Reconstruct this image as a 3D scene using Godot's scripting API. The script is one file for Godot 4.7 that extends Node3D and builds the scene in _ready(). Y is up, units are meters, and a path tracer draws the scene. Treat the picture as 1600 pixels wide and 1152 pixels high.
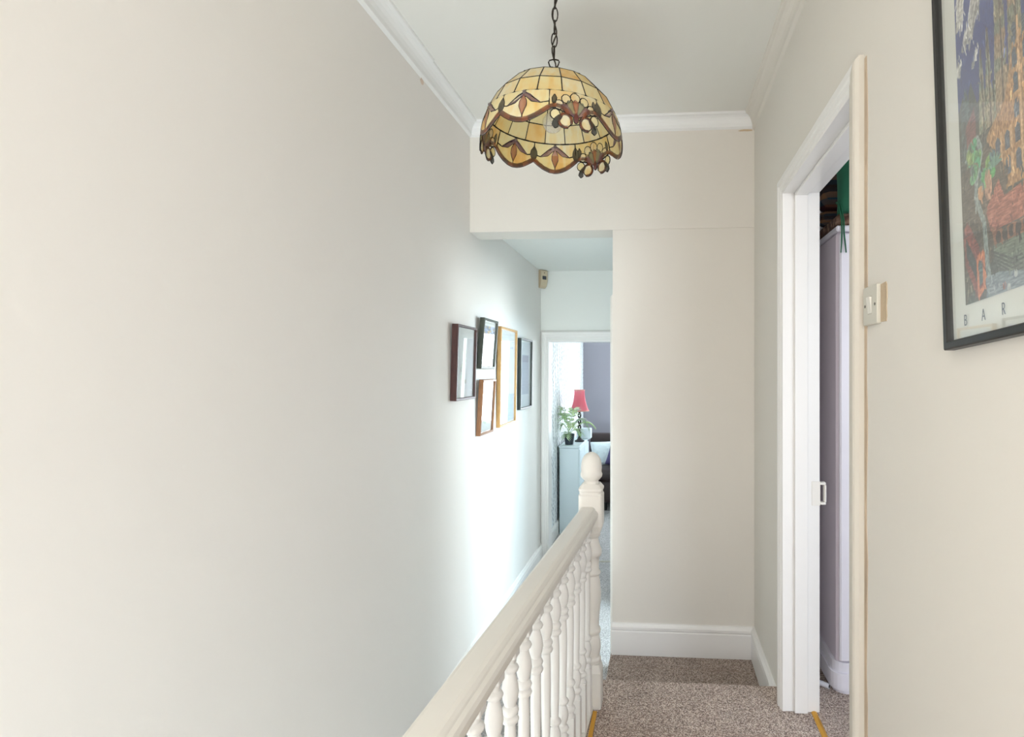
extends Node3D

# Stair landing of a house: y up, metres, the hall runs along -z.
const XL := -0.983      # left wall face
const XR := 0.472       # right wall face
const ZB := -3.0        # face of the wall that closes the hall
const ZF := -4.82       # face of the wall with the far doorway
const CEIL := 2.56
const LOW := -0.164     # nook one step down
const LAND := -0.31     # lower landing and far room

var rng := RandomNumberGenerator.new()
var used := {}
var M := {}


func _ready() -> void:
	rng.seed = 7
	# ---------- camera ----------
	var cam := Camera3D.new()
	cam.name = "camera"
	cam.projection = Camera3D.PROJECTION_FRUSTUM
	cam.near = 0.05
	cam.far = 60.0
	cam.size = 1152.0 / 921.0 * 0.05
	cam.frustum_offset = Vector2(-160.0 / 921.0 * 0.05, 3.0 / 921.0 * 0.05)
	cam.position = Vector3(0, 1.28, 0)
	cam.rotation.y = atan(71.0 / 921.0)
	cam.current = true
	add_child(cam)
	# ---------- sky, exposure ----------
	var env := Environment.new()
	env.background_mode = Environment.BG_SKY
	var sky := Sky.new()
	var sm := ProceduralSkyMaterial.new()
	sm.sky_top_color = Color(0.80, 0.88, 0.97)
	sm.sky_horizon_color = Color(0.96, 0.97, 0.98)
	sm.ground_horizon_color = Color(0.75, 0.76, 0.74)
	sm.ground_bottom_color = Color(0.45, 0.46, 0.42)
	sm.sky_energy_multiplier = 1.5
	sm.ground_energy_multiplier = 1.0
	sm.sun_angle_max = 1.0
	sky.sky_material = sm
	env.sky = sky
	env.tonemap_mode = Environment.TONE_MAPPER_LINEAR
	env.tonemap_exposure = 1.7
	env.sdfgi_enabled = true
	env.ssao_enabled = true
	env.ssil_enabled = true
	var we := WorldEnvironment.new()
	we.name = "world_environment"
	we.environment = env
	add_child(we)
	# ---------- daylight through unseen windows, the stair and high side ones added ----------
	# [centre, size, direction into the room, colour, energy]
	window_light(Vector3(-0.2, 1.45, 1.60), Vector2(1.2, 1.5), Vector3(0, 0, -1), Color(1.0, 0.965, 0.945), 2.1)
	window_light(Vector3(1.26, 1.15, -4.32), Vector2(0.86, 0.56), Vector3(-1, 0, 0), Color(0.95, 0.985, 1.0), 1.95)
	window_light(Vector3(1.26, 1.72, -3.48), Vector2(0.5, 0.5), Vector3(-1, 0, 0), Color(0.76, 0.90, 1.0), 1.6)  # added light of the high side window, cool fill for the passage
	window_light(Vector3(0.29, 1.0, -7.73), Vector2(0.42, 1.3), Vector3(0, 0, 1), Color(0.92, 0.965, 1.0), 3.2)
	window_light(Vector3(1.9, 1.35, 0.12), Vector2(1.3, 1.3), Vector3(0, 0, -1), Color(0.92, 0.95, 1.0), 1.5)
	window_light(Vector3(-0.63, -1.15, 1.66), Vector2(0.58, 1.3), Vector3(0, 0, -1), Color(0.90, 0.96, 1.0), 6.5)  # added light of the stair window, brightens ceiling and lower left wall

	materials()
	shell()
	woodwork()
	stairs()
	balustrade()
	pendant()
	pictures()
	poster()
	switch_plate()
	sensor()
	bedroom()
	far_room()


# =====================================================================
# helpers
# =====================================================================
func window_light(at: Vector3, size: Vector2, dir: Vector3, col: Color, e: float) -> void:
	var l := AreaLight3D.new()
	l.name = numbered("window_daylight")
	l.area_size = size
	l.light_color = col
	l.light_energy = e
	l.area_range = 14.0
	l.area_attenuation = 2.0
	l.shadow_enabled = true
	add_child(l)
	l.position = at + dir * 0.06
	l.look_at_from_position(l.position, l.position + dir, Vector3.UP)


func numbered(n: String) -> String:
	if not used.has(n):
		used[n] = 0
		return n
	used[n] += 1
	return "%s_%03d" % [n, used[n]]


func tag(o: Node, label: String, category := "", group := "", kind := "") -> void:
	o.set_meta("label", label)
	if category:
		o.set_meta("category", category)
	if group:
		o.set_meta("group", group)
	if kind:
		o.set_meta("kind", kind)


func thing(n: String, at: Vector3, label: String, category: String, group := "") -> Node3D:
	var o := Node3D.new()
	o.name = numbered(n)
	add_child(o)
	o.position = at
	tag(o, label, category, group)
	return o


func mb() -> SurfaceTool:
	var st := SurfaceTool.new()
	st.begin(Mesh.PRIMITIVE_TRIANGLES)
	st.set_smooth_group(-1)
	return st


func put(n: String, st: SurfaceTool, m: Material, parent: Node = null) -> MeshInstance3D:
	st.generate_normals()
	var o := MeshInstance3D.new()
	o.mesh = st.commit()
	o.material_override = null
	o.mesh.surface_set_material(0, m)
	if parent == null:
		o.name = numbered(n)
		add_child(o)
	else:
		o.name = n
		parent.add_child(o, true)
	return o


func struct(n: String, st: SurfaceTool, m: Material, label: String) -> MeshInstance3D:
	var o := put(n, st, m)
	o.set_meta("kind", "structure")
	o.set_meta("label", label)
	return o


# triangle whose front looks along hint
func tri(st: SurfaceTool, a: Vector3, b: Vector3, c: Vector3, hint: Vector3, ua := Vector2.ZERO, ub := Vector2.ZERO, uc := Vector2.ZERO) -> void:
	var n := (a - c).cross(a - b)
	if n.dot(hint) < 0.0:
		st.set_uv(ua); st.add_vertex(a)
		st.set_uv(uc); st.add_vertex(c)
		st.set_uv(ub); st.add_vertex(b)
	else:
		st.set_uv(ua); st.add_vertex(a)
		st.set_uv(ub); st.add_vertex(b)
		st.set_uv(uc); st.add_vertex(c)


func quad(st: SurfaceTool, a: Vector3, b: Vector3, c: Vector3, d: Vector3, hint: Vector3) -> void:
	tri(st, a, b, c, hint)
	tri(st, a, c, d, hint)


func quad_uv(st: SurfaceTool, a: Vector3, b: Vector3, c: Vector3, d: Vector3, hint: Vector3) -> void:
	# a lower left, b lower right, c upper right, d upper left of the picture
	tri(st, a, b, c, hint, Vector2(0, 1), Vector2(1, 1), Vector2(1, 0))
	tri(st, a, c, d, hint, Vector2(0, 1), Vector2(1, 0), Vector2(0, 0))


func box(st: SurfaceTool, lo: Vector3, hi: Vector3) -> void:
	var p := []
	for i in 8:
		p.append(Vector3(hi.x if i & 1 else lo.x, hi.y if i & 2 else lo.y, hi.z if i & 4 else lo.z))
	st.set_smooth_group(-1)
	quad(st, p[0], p[1], p[3], p[2], Vector3(0, 0, -1))
	quad(st, p[4], p[5], p[7], p[6], Vector3(0, 0, 1))
	quad(st, p[0], p[2], p[6], p[4], Vector3(-1, 0, 0))
	quad(st, p[1], p[3], p[7], p[5], Vector3(1, 0, 0))
	quad(st, p[0], p[1], p[5], p[4], Vector3(0, -1, 0))
	quad(st, p[2], p[3], p[7], p[6], Vector3(0, 1, 0))


# box with chamfered edges
func bev(st: SurfaceTool, lo: Vector3, hi: Vector3, b: float) -> void:
	st.set_smooth_group(-1)
	var c := (lo + hi) * 0.5
	var h := (hi - lo) * 0.5
	b = minf(b, minf(h.x, minf(h.y, h.z)) * 0.9)
	var ax := [Vector3.RIGHT, Vector3.UP, Vector3.BACK]
	for i in 3:
		var j := (i + 1) % 3
		var k := (i + 2) % 3
		for s in [-1.0, 1.0]:
			var n: Vector3 = ax[i] * s
			var o: Vector3 = c + n * h[i]
			var u: Vector3 = ax[j] * (h[j] - b)
			var v: Vector3 = ax[k] * (h[k] - b)
			quad(st, o - u - v, o + u - v, o + u + v, o - u + v, n)
			# chamfer to the +-j face
			for s2 in [-1.0, 1.0]:
				var n2: Vector3 = ax[j] * s2
				var p: Vector3 = c + n * h[i] + n2 * (h[j] - b)
				var q: Vector3 = c + n * (h[i] - b) + n2 * h[j]
				quad(st, p - v, p + v, q + v, q - v, n + n2)
	for sx in [-1.0, 1.0]:
		for sy in [-1.0, 1.0]:
			for sz in [-1.0, 1.0]:
				var s3 := Vector3(sx, sy, sz)
				tri(st, c + s3 * Vector3(h.x, h.y - b, h.z - b), c + s3 * Vector3(h.x - b, h.y, h.z - b), c + s3 * Vector3(h.x - b, h.y - b, h.z), s3)


# wall lying across x (axis 0) or z (axis 2), with rectangular holes [a0, a1, y0, y1]
func wall(st: SurfaceTool, axis: int, f0: float, f1: float, a0: float, a1: float, y0: float, y1: float, holes := []) -> void:
	var xs := [a0, a1]
	var ys := [y0, y1]
	for h in holes:
		xs.append_array([h[0], h[1]])
		ys.append_array([h[2], h[3]])
	xs.sort()
	ys.sort()
	for i in xs.size() - 1:
		for j in ys.size() - 1:
			if xs[i + 1] - xs[i] < 1e-5 or ys[j + 1] - ys[j] < 1e-5:
				continue
			var mx: float = (xs[i] + xs[i + 1]) * 0.5
			var my: float = (ys[j] + ys[j + 1]) * 0.5
			var skip := false
			for h in holes:
				if mx > h[0] and mx < h[1] and my > h[2] and my < h[3]:
					skip = true
			if skip:
				continue
			if axis == 0:
				box(st, Vector3(f0, ys[j], xs[i]), Vector3(f1, ys[j + 1], xs[i + 1]))
			else:
				box(st, Vector3(xs[i], ys[j], f0), Vector3(xs[i + 1], ys[j + 1], f1))


# profile (Vector2 list) carried through stations [origin, U, H]
func sweep(st: SurfaceTool, prof: Array, stations: Array, closed := false, smooth := false) -> void:
	var area := 0.0
	var n := prof.size()
	for i in n:
		var a: Vector2 = prof[i]
		var b: Vector2 = prof[(i + 1) % n]
		area += a.x * b.y - b.x * a.y
	var sg := 1.0 if area > 0.0 else -1.0
	st.set_smooth_group(1 if smooth else -1)
	var m := stations.size()
	for s in (m if closed else m - 1):
		var A: Array = stations[s]
		var B: Array = stations[(s + 1) % m]
		for i in n:
			var p: Vector2 = prof[i]
			var q: Vector2 = prof[(i + 1) % n]
			var n2 := Vector2(q.y - p.y, p.x - q.x) * sg
			var hint: Vector3 = A[1] * n2.x + A[2] * n2.y
			quad(st, at(A, p), at(A, q), at(B, q), at(B, p), hint)
	if not closed:
		st.set_smooth_group(-1)
		var idx := Geometry2D.triangulate_polygon(PackedVector2Array(prof))
		for e in [[stations[0], stations[1]], [stations[m - 1], stations[m - 2]]]:
			var d: Vector3 = e[0][0] - e[1][0]
			for k in range(0, idx.size(), 3):
				tri(st, at(e[0], prof[idx[k]]), at(e[0], prof[idx[k + 1]]), at(e[0], prof[idx[k + 2]]), d)


func at(s: Array, p: Vector2) -> Vector3:
	return s[0] + s[1] * p.x + s[2] * p.y


func circle(r: float, k: int) -> Array:
	var a := []
	for i in k:
		a.append(Vector2(cos(TAU * i / k), sin(TAU * i / k)) * r)
	return a


func tube(st: SurfaceTool, pts: Array, r: float, k := 6, closed := false, taper := 1.0) -> void:
	var sts := []
	var n := pts.size()
	var up := Vector3(0.13, 0.97, 0.21).normalized()
	for i in n:
		var a: Vector3 = pts[(i - 1 + n) % n] if closed else pts[maxi(i - 1, 0)]
		var b: Vector3 = pts[(i + 1) % n] if closed else pts[mini(i + 1, n - 1)]
		var d := (b - a).normalized()
		var u := up.cross(d)
		if u.length() < 0.15:
			u = Vector3.RIGHT.cross(d)
		u = u.normalized()
		var f := lerpf(1.0, taper, float(i) / maxf(1, n - 1))
		sts.append([pts[i], u * f, d.cross(u) * f])
	sweep(st, circle(r, k), sts, closed, true)


# profile of Vector2(radius, height) from bottom to top turned round a vertical axis
func lathe(st: SurfaceTool, prof: Array, c := Vector3.ZERO, k := 20, crease := 40.0) -> void:
	var group := 1
	for i in prof.size() - 1:
		var p: Vector2 = prof[i]
		var q: Vector2 = prof[i + 1]
		if i > 0:
			var o: Vector2 = prof[i - 1]
			if absf((p - o).angle_to(q - p)) > deg_to_rad(crease):
				group += 1
		st.set_smooth_group(group)
		var n2 := Vector2(q.y - p.y, p.x - q.x)
		for j in k:
			var a := TAU * j / k
			var b := TAU * (j + 1) / k
			var da := Vector3(sin(a), 0, cos(a))
			var db := Vector3(sin(b), 0, cos(b))
			var hint := (da + db) * 0.5 * n2.x + Vector3.UP * n2.y
			var pa := c + da * p.x + Vector3.UP * p.y
			var pb := c + db * p.x + Vector3.UP * p.y
			var qa := c + da * q.x + Vector3.UP * q.y
			var qb := c + db * q.x + Vector3.UP * q.y
			if p.x > 1e-5:
				tri(st, pa, pb, qb, hint)
			if q.x > 1e-5:
				tri(st, pa, qb, qa, hint)
			if p.x <= 1e-5 and q.x > 1e-5:
				pass
	st.set_smooth_group(-1)


func rounded(w: float, h: float, r: float, k := 4) -> Array:
	var a := []
	for c in [[w / 2 - r, h / 2 - r, 0.0], [-w / 2 + r, h / 2 - r, 90.0], [-w / 2 + r, -h / 2 + r, 180.0], [w / 2 - r, -h / 2 + r, 270.0]]:
		for i in k + 1:
			var t := deg_to_rad(c[2] + 90.0 * i / k)
			a.append(Vector2(c[0] + r * cos(t), c[1] + r * sin(t)))
	return a


# soft pillow: w along x, h along y, thickness t along z, centred
func pillow(st: SurfaceTool, w: float, h: float, t: float, seedn := 1, wrinkle := 0.006) -> void:
	var nz := FastNoiseLite.new()
	nz.seed = seedn
	nz.frequency = 7.0
	var k := 22
	st.set_smooth_group(1)
	for side in [-1.0, 1.0]:
		var g := []
		for j in k + 1:
			var row := []
			for i in k + 1:
				var u := -1.0 + 2.0 * i / k
				var v := -1.0 + 2.0 * j / k
				var e := pow(maxf(0.0, 1.0 - pow(absf(u), 2.6)), 0.55) * pow(maxf(0.0, 1.0 - pow(absf(v), 2.6)), 0.55)
				var pin := 1.0 - 0.07 * (1.0 - absf(v * v)) * u * u
				var pin2 := 1.0 - 0.07 * (1.0 - absf(u * u)) * v * v
				var p := Vector3(u * w / 2 * pin, v * h / 2 * pin2, 0)
				p.z = side * (t / 2 * e + wrinkle * e * nz.get_noise_3d(p.x * 4.0, p.y * 4.0, side))
				row.append(p)
			g.append(row)
		for j in k:
			for i in k:
				quad(st, g[j][i], g[j][i + 1], g[j + 1][i + 1], g[j + 1][i], Vector3(0, 0, side))
	st.set_smooth_group(-1)


# =====================================================================
# materials and textures
# =====================================================================
func mat(c: Color, rough := 0.6, metal := 0.0) -> StandardMaterial3D:
	var m := StandardMaterial3D.new()
	m.albedo_color = c
	m.roughness = rough
	m.metallic = metal
	return m


func noise_tex(size: int, freq: float, ramp: Array, seedn := 1, octaves := 3, kind := FastNoiseLite.TYPE_SIMPLEX_SMOOTH) -> NoiseTexture2D:
	var nz := FastNoiseLite.new()
	nz.noise_type = kind
	nz.seed = seedn
	nz.frequency = freq
	nz.fractal_octaves = octaves
	var t := NoiseTexture2D.new()
	t.width = size
	t.height = size
	t.seamless = true
	t.noise = nz
	if ramp.size():
		var g := Gradient.new()
		g.offsets = PackedFloat32Array(range(ramp.size()).map(func(i): return float(i) / (ramp.size() - 1)))
		g.colors = PackedColorArray(ramp)
		t.color_ramp = g
	return t


func tri_world(m: StandardMaterial3D, scale: float) -> StandardMaterial3D:
	m.uv1_triplanar = true
	m.uv1_world_triplanar = true
	m.uv1_scale = Vector3.ONE * scale
	return m


func paint_mat(c: Color, rough: float, bump: float, mottle := 0.0) -> StandardMaterial3D:
	var m := mat(c, rough)
	if mottle > 0.0:
		m.albedo_texture = noise_tex(256, 0.012, [Color.WHITE.darkened(mottle), Color.WHITE], 3, 3)
	if bump > 0.0:
		m.heightmap_enabled = true
		m.heightmap_scale = bump
		m.heightmap_texture = M.bump_tex
	return tri_world(m, 1.3) if mottle > 0.0 or bump > 0.0 else m


func carpet(ramp: Array, seedn: int) -> StandardMaterial3D:
	var m := mat(Color.WHITE, 0.95)
	var speck := noise_tex(512, 0.21, ramp, seedn, 2, FastNoiseLite.TYPE_CELLULAR)
	speck.noise.cellular_return_type = FastNoiseLite.RETURN_CELL_VALUE
	var off := []
	for i in ramp.size():
		off.append(lerpf(0.2, 0.8, float(i) / (ramp.size() - 1)))
	speck.color_ramp.offsets = PackedFloat32Array(off)
	m.albedo_texture = speck
	m.heightmap_enabled = true
	m.heightmap_scale = 0.4
	m.heightmap_texture = noise_tex(512, 0.19, [], seedn + 5, 1, FastNoiseLite.TYPE_CELLULAR)
	m.detail_enabled = true
	m.detail_blend_mode = BaseMaterial3D.BLEND_MODE_MUL
	m.detail_albedo = noise_tex(256, 0.02, [Color(0.90, 0.895, 0.89), Color(1, 1, 1)], seedn + 9, 3)
	m.detail_uv_layer = BaseMaterial3D.DETAIL_UV_2
	m.uv2_triplanar = true
	m.uv2_world_triplanar = true
	m.uv2_scale = Vector3.ONE * 0.9
	m.rim_enabled = true
	m.rim = 0.3
	return tri_world(m, 2.6)


func materials() -> void:
	M.bump_tex = noise_tex(512, 0.03, [], 11, 4)
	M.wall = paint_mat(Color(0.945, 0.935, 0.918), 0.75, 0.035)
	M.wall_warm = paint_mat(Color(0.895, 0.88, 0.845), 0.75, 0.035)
	M.ceil = paint_mat(Color(0.93, 0.93, 0.905), 0.8, 0.0)
	M.low_wall = paint_mat(Color(0.93, 0.94, 0.92), 0.75, 0.0)
	M.white = mat(Color(0.945, 0.942, 0.93), 0.28)
	M.white_old = mat(Color(0.93, 0.92, 0.89), 0.35)
	M.cove = mat(Color(0.94, 0.945, 0.94), 0.6)
	M.carpet = carpet([Color(0.48, 0.40, 0.36), Color(0.70, 0.61, 0.56), Color(0.84, 0.76, 0.70), Color(1.0, 0.95, 0.91)], 21)
	M.carpet_grey = carpet([Color(0.58, 0.57, 0.57), Color(0.77, 0.76, 0.76), Color(0.93, 0.92, 0.92)], 31)
	M.gold = mat(Color(0.85, 0.64, 0.24), 0.35, 0.75)
	M.black = mat(Color(0.09, 0.095, 0.09), 0.35)
	M.dark_metal = mat(Color(0.16, 0.13, 0.1), 0.45, 0.6)
	M.glass = glass_mat(0.04)
	M.plastic = mat(Color(0.9, 0.89, 0.85), 0.35)
	M.dark = mat(Color(0.07, 0.07, 0.07), 0.5)


func glass_mat(alpha: float) -> StandardMaterial3D:
	var m := mat(Color(1, 1, 1, alpha), 0.02)
	m.transparency = BaseMaterial3D.TRANSPARENCY_ALPHA
	return m


func image_mat(im: Image, rough := 0.6) -> StandardMaterial3D:
	var m := mat(Color.WHITE, rough)
	m.albedo_texture = ImageTexture.create_from_image(im)
	return m


# painting on an Image, coordinates 0..1, v downwards
func p_poly(im: Image, pts: Array, col: Color, jit := 0.05, streak := Vector2(1, 6)) -> void:
	var w := im.get_width()
	var h := im.get_height()
	var lo := 1e9
	var hi := -1e9
	for p in pts:
		lo = minf(lo, p.y)
		hi = maxf(hi, p.y)
	var nz: FastNoiseLite = M.paint_noise
	for y in range(maxi(0, int(lo * h)), mini(h - 1, int(ceil(hi * h))) + 1):
		var fy := (y + 0.5) / h
		var xs := []
		for i in pts.size():
			var a: Vector2 = pts[i]
			var b: Vector2 = pts[(i + 1) % pts.size()]
			if (a.y <= fy) != (b.y <= fy):
				xs.append(a.x + (fy - a.y) / (b.y - a.y) * (b.x - a.x))
		xs.sort()
		for k in range(0, xs.size() - 1, 2):
			for x in range(maxi(0, int(xs[k] * w)), mini(w, int(xs[k + 1] * w) + 1)):
				var n := nz.get_noise_2d(x * streak.x, y * streak.y) * jit * 2.2
				im.set_pixel(x, y, Color(col.r + n, col.g + n, col.b + n * 0.9))


func p_stroke(im: Image, a: Vector2, b: Vector2, w0: float, w1: float, col: Color, jit := 0.05) -> void:
	var d := (b - a).normalized()
	var n := Vector2(-d.y, d.x)
	p_poly(im, [a + n * w0, b + n * w1, b - n * w1, a - n * w0], col, jit, Vector2(3, 3))


func p_disc(im: Image, c: Vector2, rx: float, ry: float, col: Color, jit := 0.05) -> void:
	var pts := []
	for i in 14:
		pts.append(c + Vector2(cos(TAU * i / 14) * rx, sin(TAU * i / 14) * ry))
	p_poly(im, pts, col, jit, Vector2(3, 3))


func p_curve(im: Image, pts: Array, w: float, col: Color, jit := 0.05) -> void:
	for i in pts.size() - 1:
		p_stroke(im, pts[i], pts[i + 1], w, w, col, jit)


# =====================================================================
# the shell
# =====================================================================
func shell() -> void:
	# left wall, whole length down into the stairwell
	var st := mb()
	wall(st, 0, XL - 0.12, XL, ZF - 0.0, 1.72, -2.95, 2.7)
	struct("wall_left", st, M.wall, "long plain off-white wall on the left beside the stairwell")
	# right wall with the bedroom doorway
	st = mb()
	wall(st, 0, XR, XR + 0.12, ZB - 0.1, 1.72, -0.4, 2.7, [[-2.28, -1.445, -0.23, 1.972]])
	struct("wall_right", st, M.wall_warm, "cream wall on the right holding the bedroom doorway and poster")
	# wall that closes the hall, with the beam over the lower passage
	st = mb()
	wall(st, 2, ZB - 0.10, ZB, -0.24, XR, -0.4, 2.0)
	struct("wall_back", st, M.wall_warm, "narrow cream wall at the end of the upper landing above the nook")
	st = mb()
	wall(st, 2, ZB - 0.17, ZB + 0.006, XL, XR, 1.997, 2.7)
	struct("wall_header", st, M.wall_warm, "plastered beam wall over the opening to the lower landing")
	# rear wall behind the camera with its window
	st = mb()
	wall(st, 2, 1.60, 1.72, XL, XR, -2.95, 2.7, [[-0.8, 0.4, 0.7, 2.2], [-0.92, -0.34, -1.8, -0.5]])
	struct("wall_rear", st, M.wall, "cream wall behind the viewer with a tall window")
	window_unit("window_1", Vector3(-0.2, 1.45, 1.66), Vector2(1.2, 1.5), Vector3(0, 0, -1), "white framed landing window behind the viewer")
	window_unit("added_window_5", Vector3(-0.63, -1.15, 1.66), Vector2(0.58, 1.3), Vector3(0, 0, -1), "added unseen stair window below the landing that brightens the ceiling")  # unseen window added to send light up the stairwell
	# ceilings
	st = mb()
	box(st, Vector3(XL, CEIL, ZB), Vector3(XR, CEIL + 0.14, 1.6))
	struct("ceiling", st, M.ceil, "off-white ceiling above the upper landing and pendant lamp")
	st = mb()
	box(st, Vector3(XL, 2.10, ZF), Vector3(-0.24, 2.24, ZB - 0.17))
	struct("ceiling_lower", st, M.low_wall, "lower pale ceiling over the passage behind the beam")
	# floors
	st = mb()
	box(st, Vector3(-0.29, -0.22, -2.425), Vector3(XR, 0.0, 1.6))
	box(st, Vector3(XR, -0.22, -2.28), Vector3(XR + 0.105, 0.0, -1.445))
	# rolled nosing
	var nose := []
	for i in 9:
		var a := PI / 2 - PI * i / 8.0
		nose.append(Vector2(0.018 * cos(a), -0.018 + 0.018 * sin(a)))
	sweep(st, nose, [[Vector3(-0.235, 0, -2.425), Vector3(0, 0, -1), Vector3.UP], [Vector3(XR, 0, -2.425), Vector3(0, 0, -1), Vector3.UP]], false, true)
	struct("floor", st, M.carpet, "brown flecked carpet on the upper landing ending at a step")
	st = mb()
	var nook: StandardMaterial3D = M.carpet.duplicate()   # landing carpet tinted darker, the step's shade put into the colour
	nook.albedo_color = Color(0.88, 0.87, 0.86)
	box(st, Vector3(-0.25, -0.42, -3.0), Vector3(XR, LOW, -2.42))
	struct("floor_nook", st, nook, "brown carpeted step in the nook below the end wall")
	st = mb()
	box(st, Vector3(XL, -0.5, ZF - 0.06), Vector3(-0.24, LAND, -2.43))
	struct("floor_passage", st, M.carpet_grey, "grey carpet of the lower landing running to the far doorway")
	# face of the upper floor toward the stairwell and wall below it
	st = mb()
	box(st, Vector3(-0.36, -2.9, -2.425), Vector3(-0.29, -0.03, 1.6))
	struct("wall_stairwell", st, M.white_old, "white boarded side of the stairwell beneath the balusters")
	# right side of the passage: wall with the doorway that lets daylight in
	st = mb()
	wall(st, 0, -0.24, -0.14, ZF, ZB - 0.10, -0.5, 2.24, [[-3.98, -3.18, LAND, 1.62]])
	struct("wall_passage", st, M.low_wall, "pale right wall of the lower landing with a side doorway")
	# side room
	st = mb()
	box(st, Vector3(-0.14, -0.5, ZF), Vector3(1.2, LAND, -3.1))
	struct("floor_side", st, M.carpet_grey, "grey floor of the side room off the lower landing")
	st = mb()
	box(st, Vector3(-0.14, 2.10, ZF), Vector3(1.32, 2.24, -3.1))
	struct("ceiling_side", st, M.ceil, "white ceiling of the side room off the lower landing")
	st = mb()
	wall(st, 0, 1.2, 1.32, ZF, -3.1, -0.5, 2.24, [[-4.75, -3.89, 0.87, 1.43], [-3.73, -3.23, 1.47, 1.97]])
	wall(st, 2, -3.1, -3.0, XR + 0.12, 1.32, -0.5, 2.24)
	struct("wall_side", st, M.low_wall, "pale walls of the side room with its small window")
	window_unit("window_2", Vector3(1.26, 1.15, -4.32), Vector2(0.86, 0.56), Vector3(-1, 0, 0), "small white framed window of the side room")
	window_unit("added_window_6", Vector3(1.26, 1.72, -3.48), Vector2(0.5, 0.5), Vector3(-1, 0, 0), "added unseen high square window of the side room that brightens the passage")  # unseen second window added so bluish light reaches the passage wall
	# wall with the far doorway
	st = mb()
	wall(st, 2, ZF - 0.12, ZF, XL, 1.32, -0.5, 2.24, [[-0.945, -0.2, LAND, 1.535]])
	struct("wall_far_door", st, M.low_wall, "pale green-white wall above the far doorway of the lower landing")
	# far room
	var z0 := ZF - 0.12
	st = mb()
	wall(st, 0, -1.12, -1.0, -7.79, z0, -0.5, 2.24)
	struct("wall_far_left", st, wallpaper_mat(), "white wall of the far room papered with a blue-grey leaf pattern")
	st = mb()
	wall(st, 2, -7.79, -7.67, -1.0, 0.72, -0.5, 2.24, [[0.08, 0.50, 0.35, 1.65]])
	struct("wall_far_end", st, paint_mat(Color(0.62, 0.61, 0.65), 0.8, 0.0), "plain grey wall at the end of the far room behind the sofa")
	st = mb()
	wall(st, 0, 0.66, 0.78, -7.79, z0, -0.5, 2.24)
	struct("wall_far_right", st, M.low_wall, "pale right wall of the far room")
	window_unit("window_3", Vector3(0.29, 1.0, -7.73), Vector2(0.42, 1.3), Vector3(0, 0, 1), "tall white framed window of the far room")
	st = mb()
	box(st, Vector3(-1.0, -0.5, -7.67), Vector3(0.66, LAND, z0 + 0.06))
	struct("floor_far", st, M.carpet_grey, "light grey carpet of the far room")
	st = mb()
	box(st, Vector3(-1.12, 2.10, -7.79), Vector3(0.78, 2.24, z0))
	struct("ceiling_far", st, M.ceil, "white ceiling of the far room")
	# bedroom on the right
	var bx := XR + 0.12
	st = mb()
	wall(st, 2, -3.0, -2.97, bx, 3.1, -0.2, 2.7)
	wall(st, 0, 3.0, 3.12, -3.0, 0.18, -0.2, 2.7)
	wall(st, 2, 0.06, 0.18, bx, 3.12, -0.2, 2.7, [[1.25, 2.55, 0.7, 2.0]])
	struct("wall_bedroom", st, paint_mat(Color(0.93, 0.92, 0.92), 0.75, 0.0), "pale walls of the bedroom behind the right doorway")
	window_unit("window_4", Vector3(1.9, 1.35, 0.12), Vector2(1.3, 1.3), Vector3(0, 0, -1), "white framed bedroom window out of sight of the doorway")
	st = mb()
	box(st, Vector3(bx - 0.016, -0.2, -2.97), Vector3(3.0, 0.0, 0.06))
	struct("floor_bedroom", st, M.carpet, "brown flecked carpet of the bedroom under the wardrobe")
	st = mb()
	box(st, Vector3(bx, CEIL, -3.0), Vector3(3.12, CEIL + 0.14, 0.18))
	struct("ceiling_bedroom", st, M.ceil, "white ceiling of the bedroom")
	# bottom of the stairwell
	st = mb()
	box(st, Vector3(XL, -3.05, -2.5), Vector3(-0.29, -2.9, 1.72))
	struct("floor_hall", st, M.carpet, "hall floor at the foot of the stairs")
	st = mb()
	wall(st, 2, -2.5, -2.43, XL, -0.29, -2.95, -0.5)
	struct("wall_under_landing", st, M.white_old, "wall beneath the edge of the lower landing")


func wallpaper_mat() -> StandardMaterial3D:
	var im := Image.create(512, 512, false, Image.FORMAT_RGB8)
	im.fill(Color(0.93, 0.95, 0.96))
	var nz := FastNoiseLite.new()
	nz.seed = 4
	M.paint_noise = nz
	var r := RandomNumberGenerator.new()
	r.seed = 12
	for vine in 8:
		var x0 := (vine + 0.5) / 8.0
		var shift := r.randf()
		for k in 16:
			var y := (k + 0.5 + shift) / 16.0
			var x := x0 + 0.026 * sin(y * TAU * 2.0 + vine * 1.7)
			for s in [-1.0, 1.0]:
				var l := r.randf_range(0.030, 0.050)
				var a := Vector2(x, y + float(s) * 0.016 + r.randf_range(-0.006, 0.006))
				var b := a + Vector2(s * l * r.randf_range(0.4, 0.8), -l)
				var g := r.randf_range(0.40, 0.60)
				var c := Color(g * 0.92, g * 1.0, g * 1.10)
				var mid := (a + b) * 0.5
				var d := (b - a).normalized()
				var n := Vector2(-d.y, d.x) * 0.0105
				for wrap in [0.0, -1.0]:
					var o2 := Vector2(0, wrap)
					p_poly(im, [a + o2, mid + n + o2, b + o2, mid - n + o2], c, 0.03)
			p_stroke(im, Vector2(x, y - 0.024), Vector2(x0 + 0.026 * sin((y + 0.024) * TAU * 2.0 + vine * 1.7), y + 0.024), 0.0016, 0.0016, Color(0.6, 0.65, 0.7))
	var m := image_mat(im, 0.75)
	return tri_world(m, 1.15)


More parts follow.
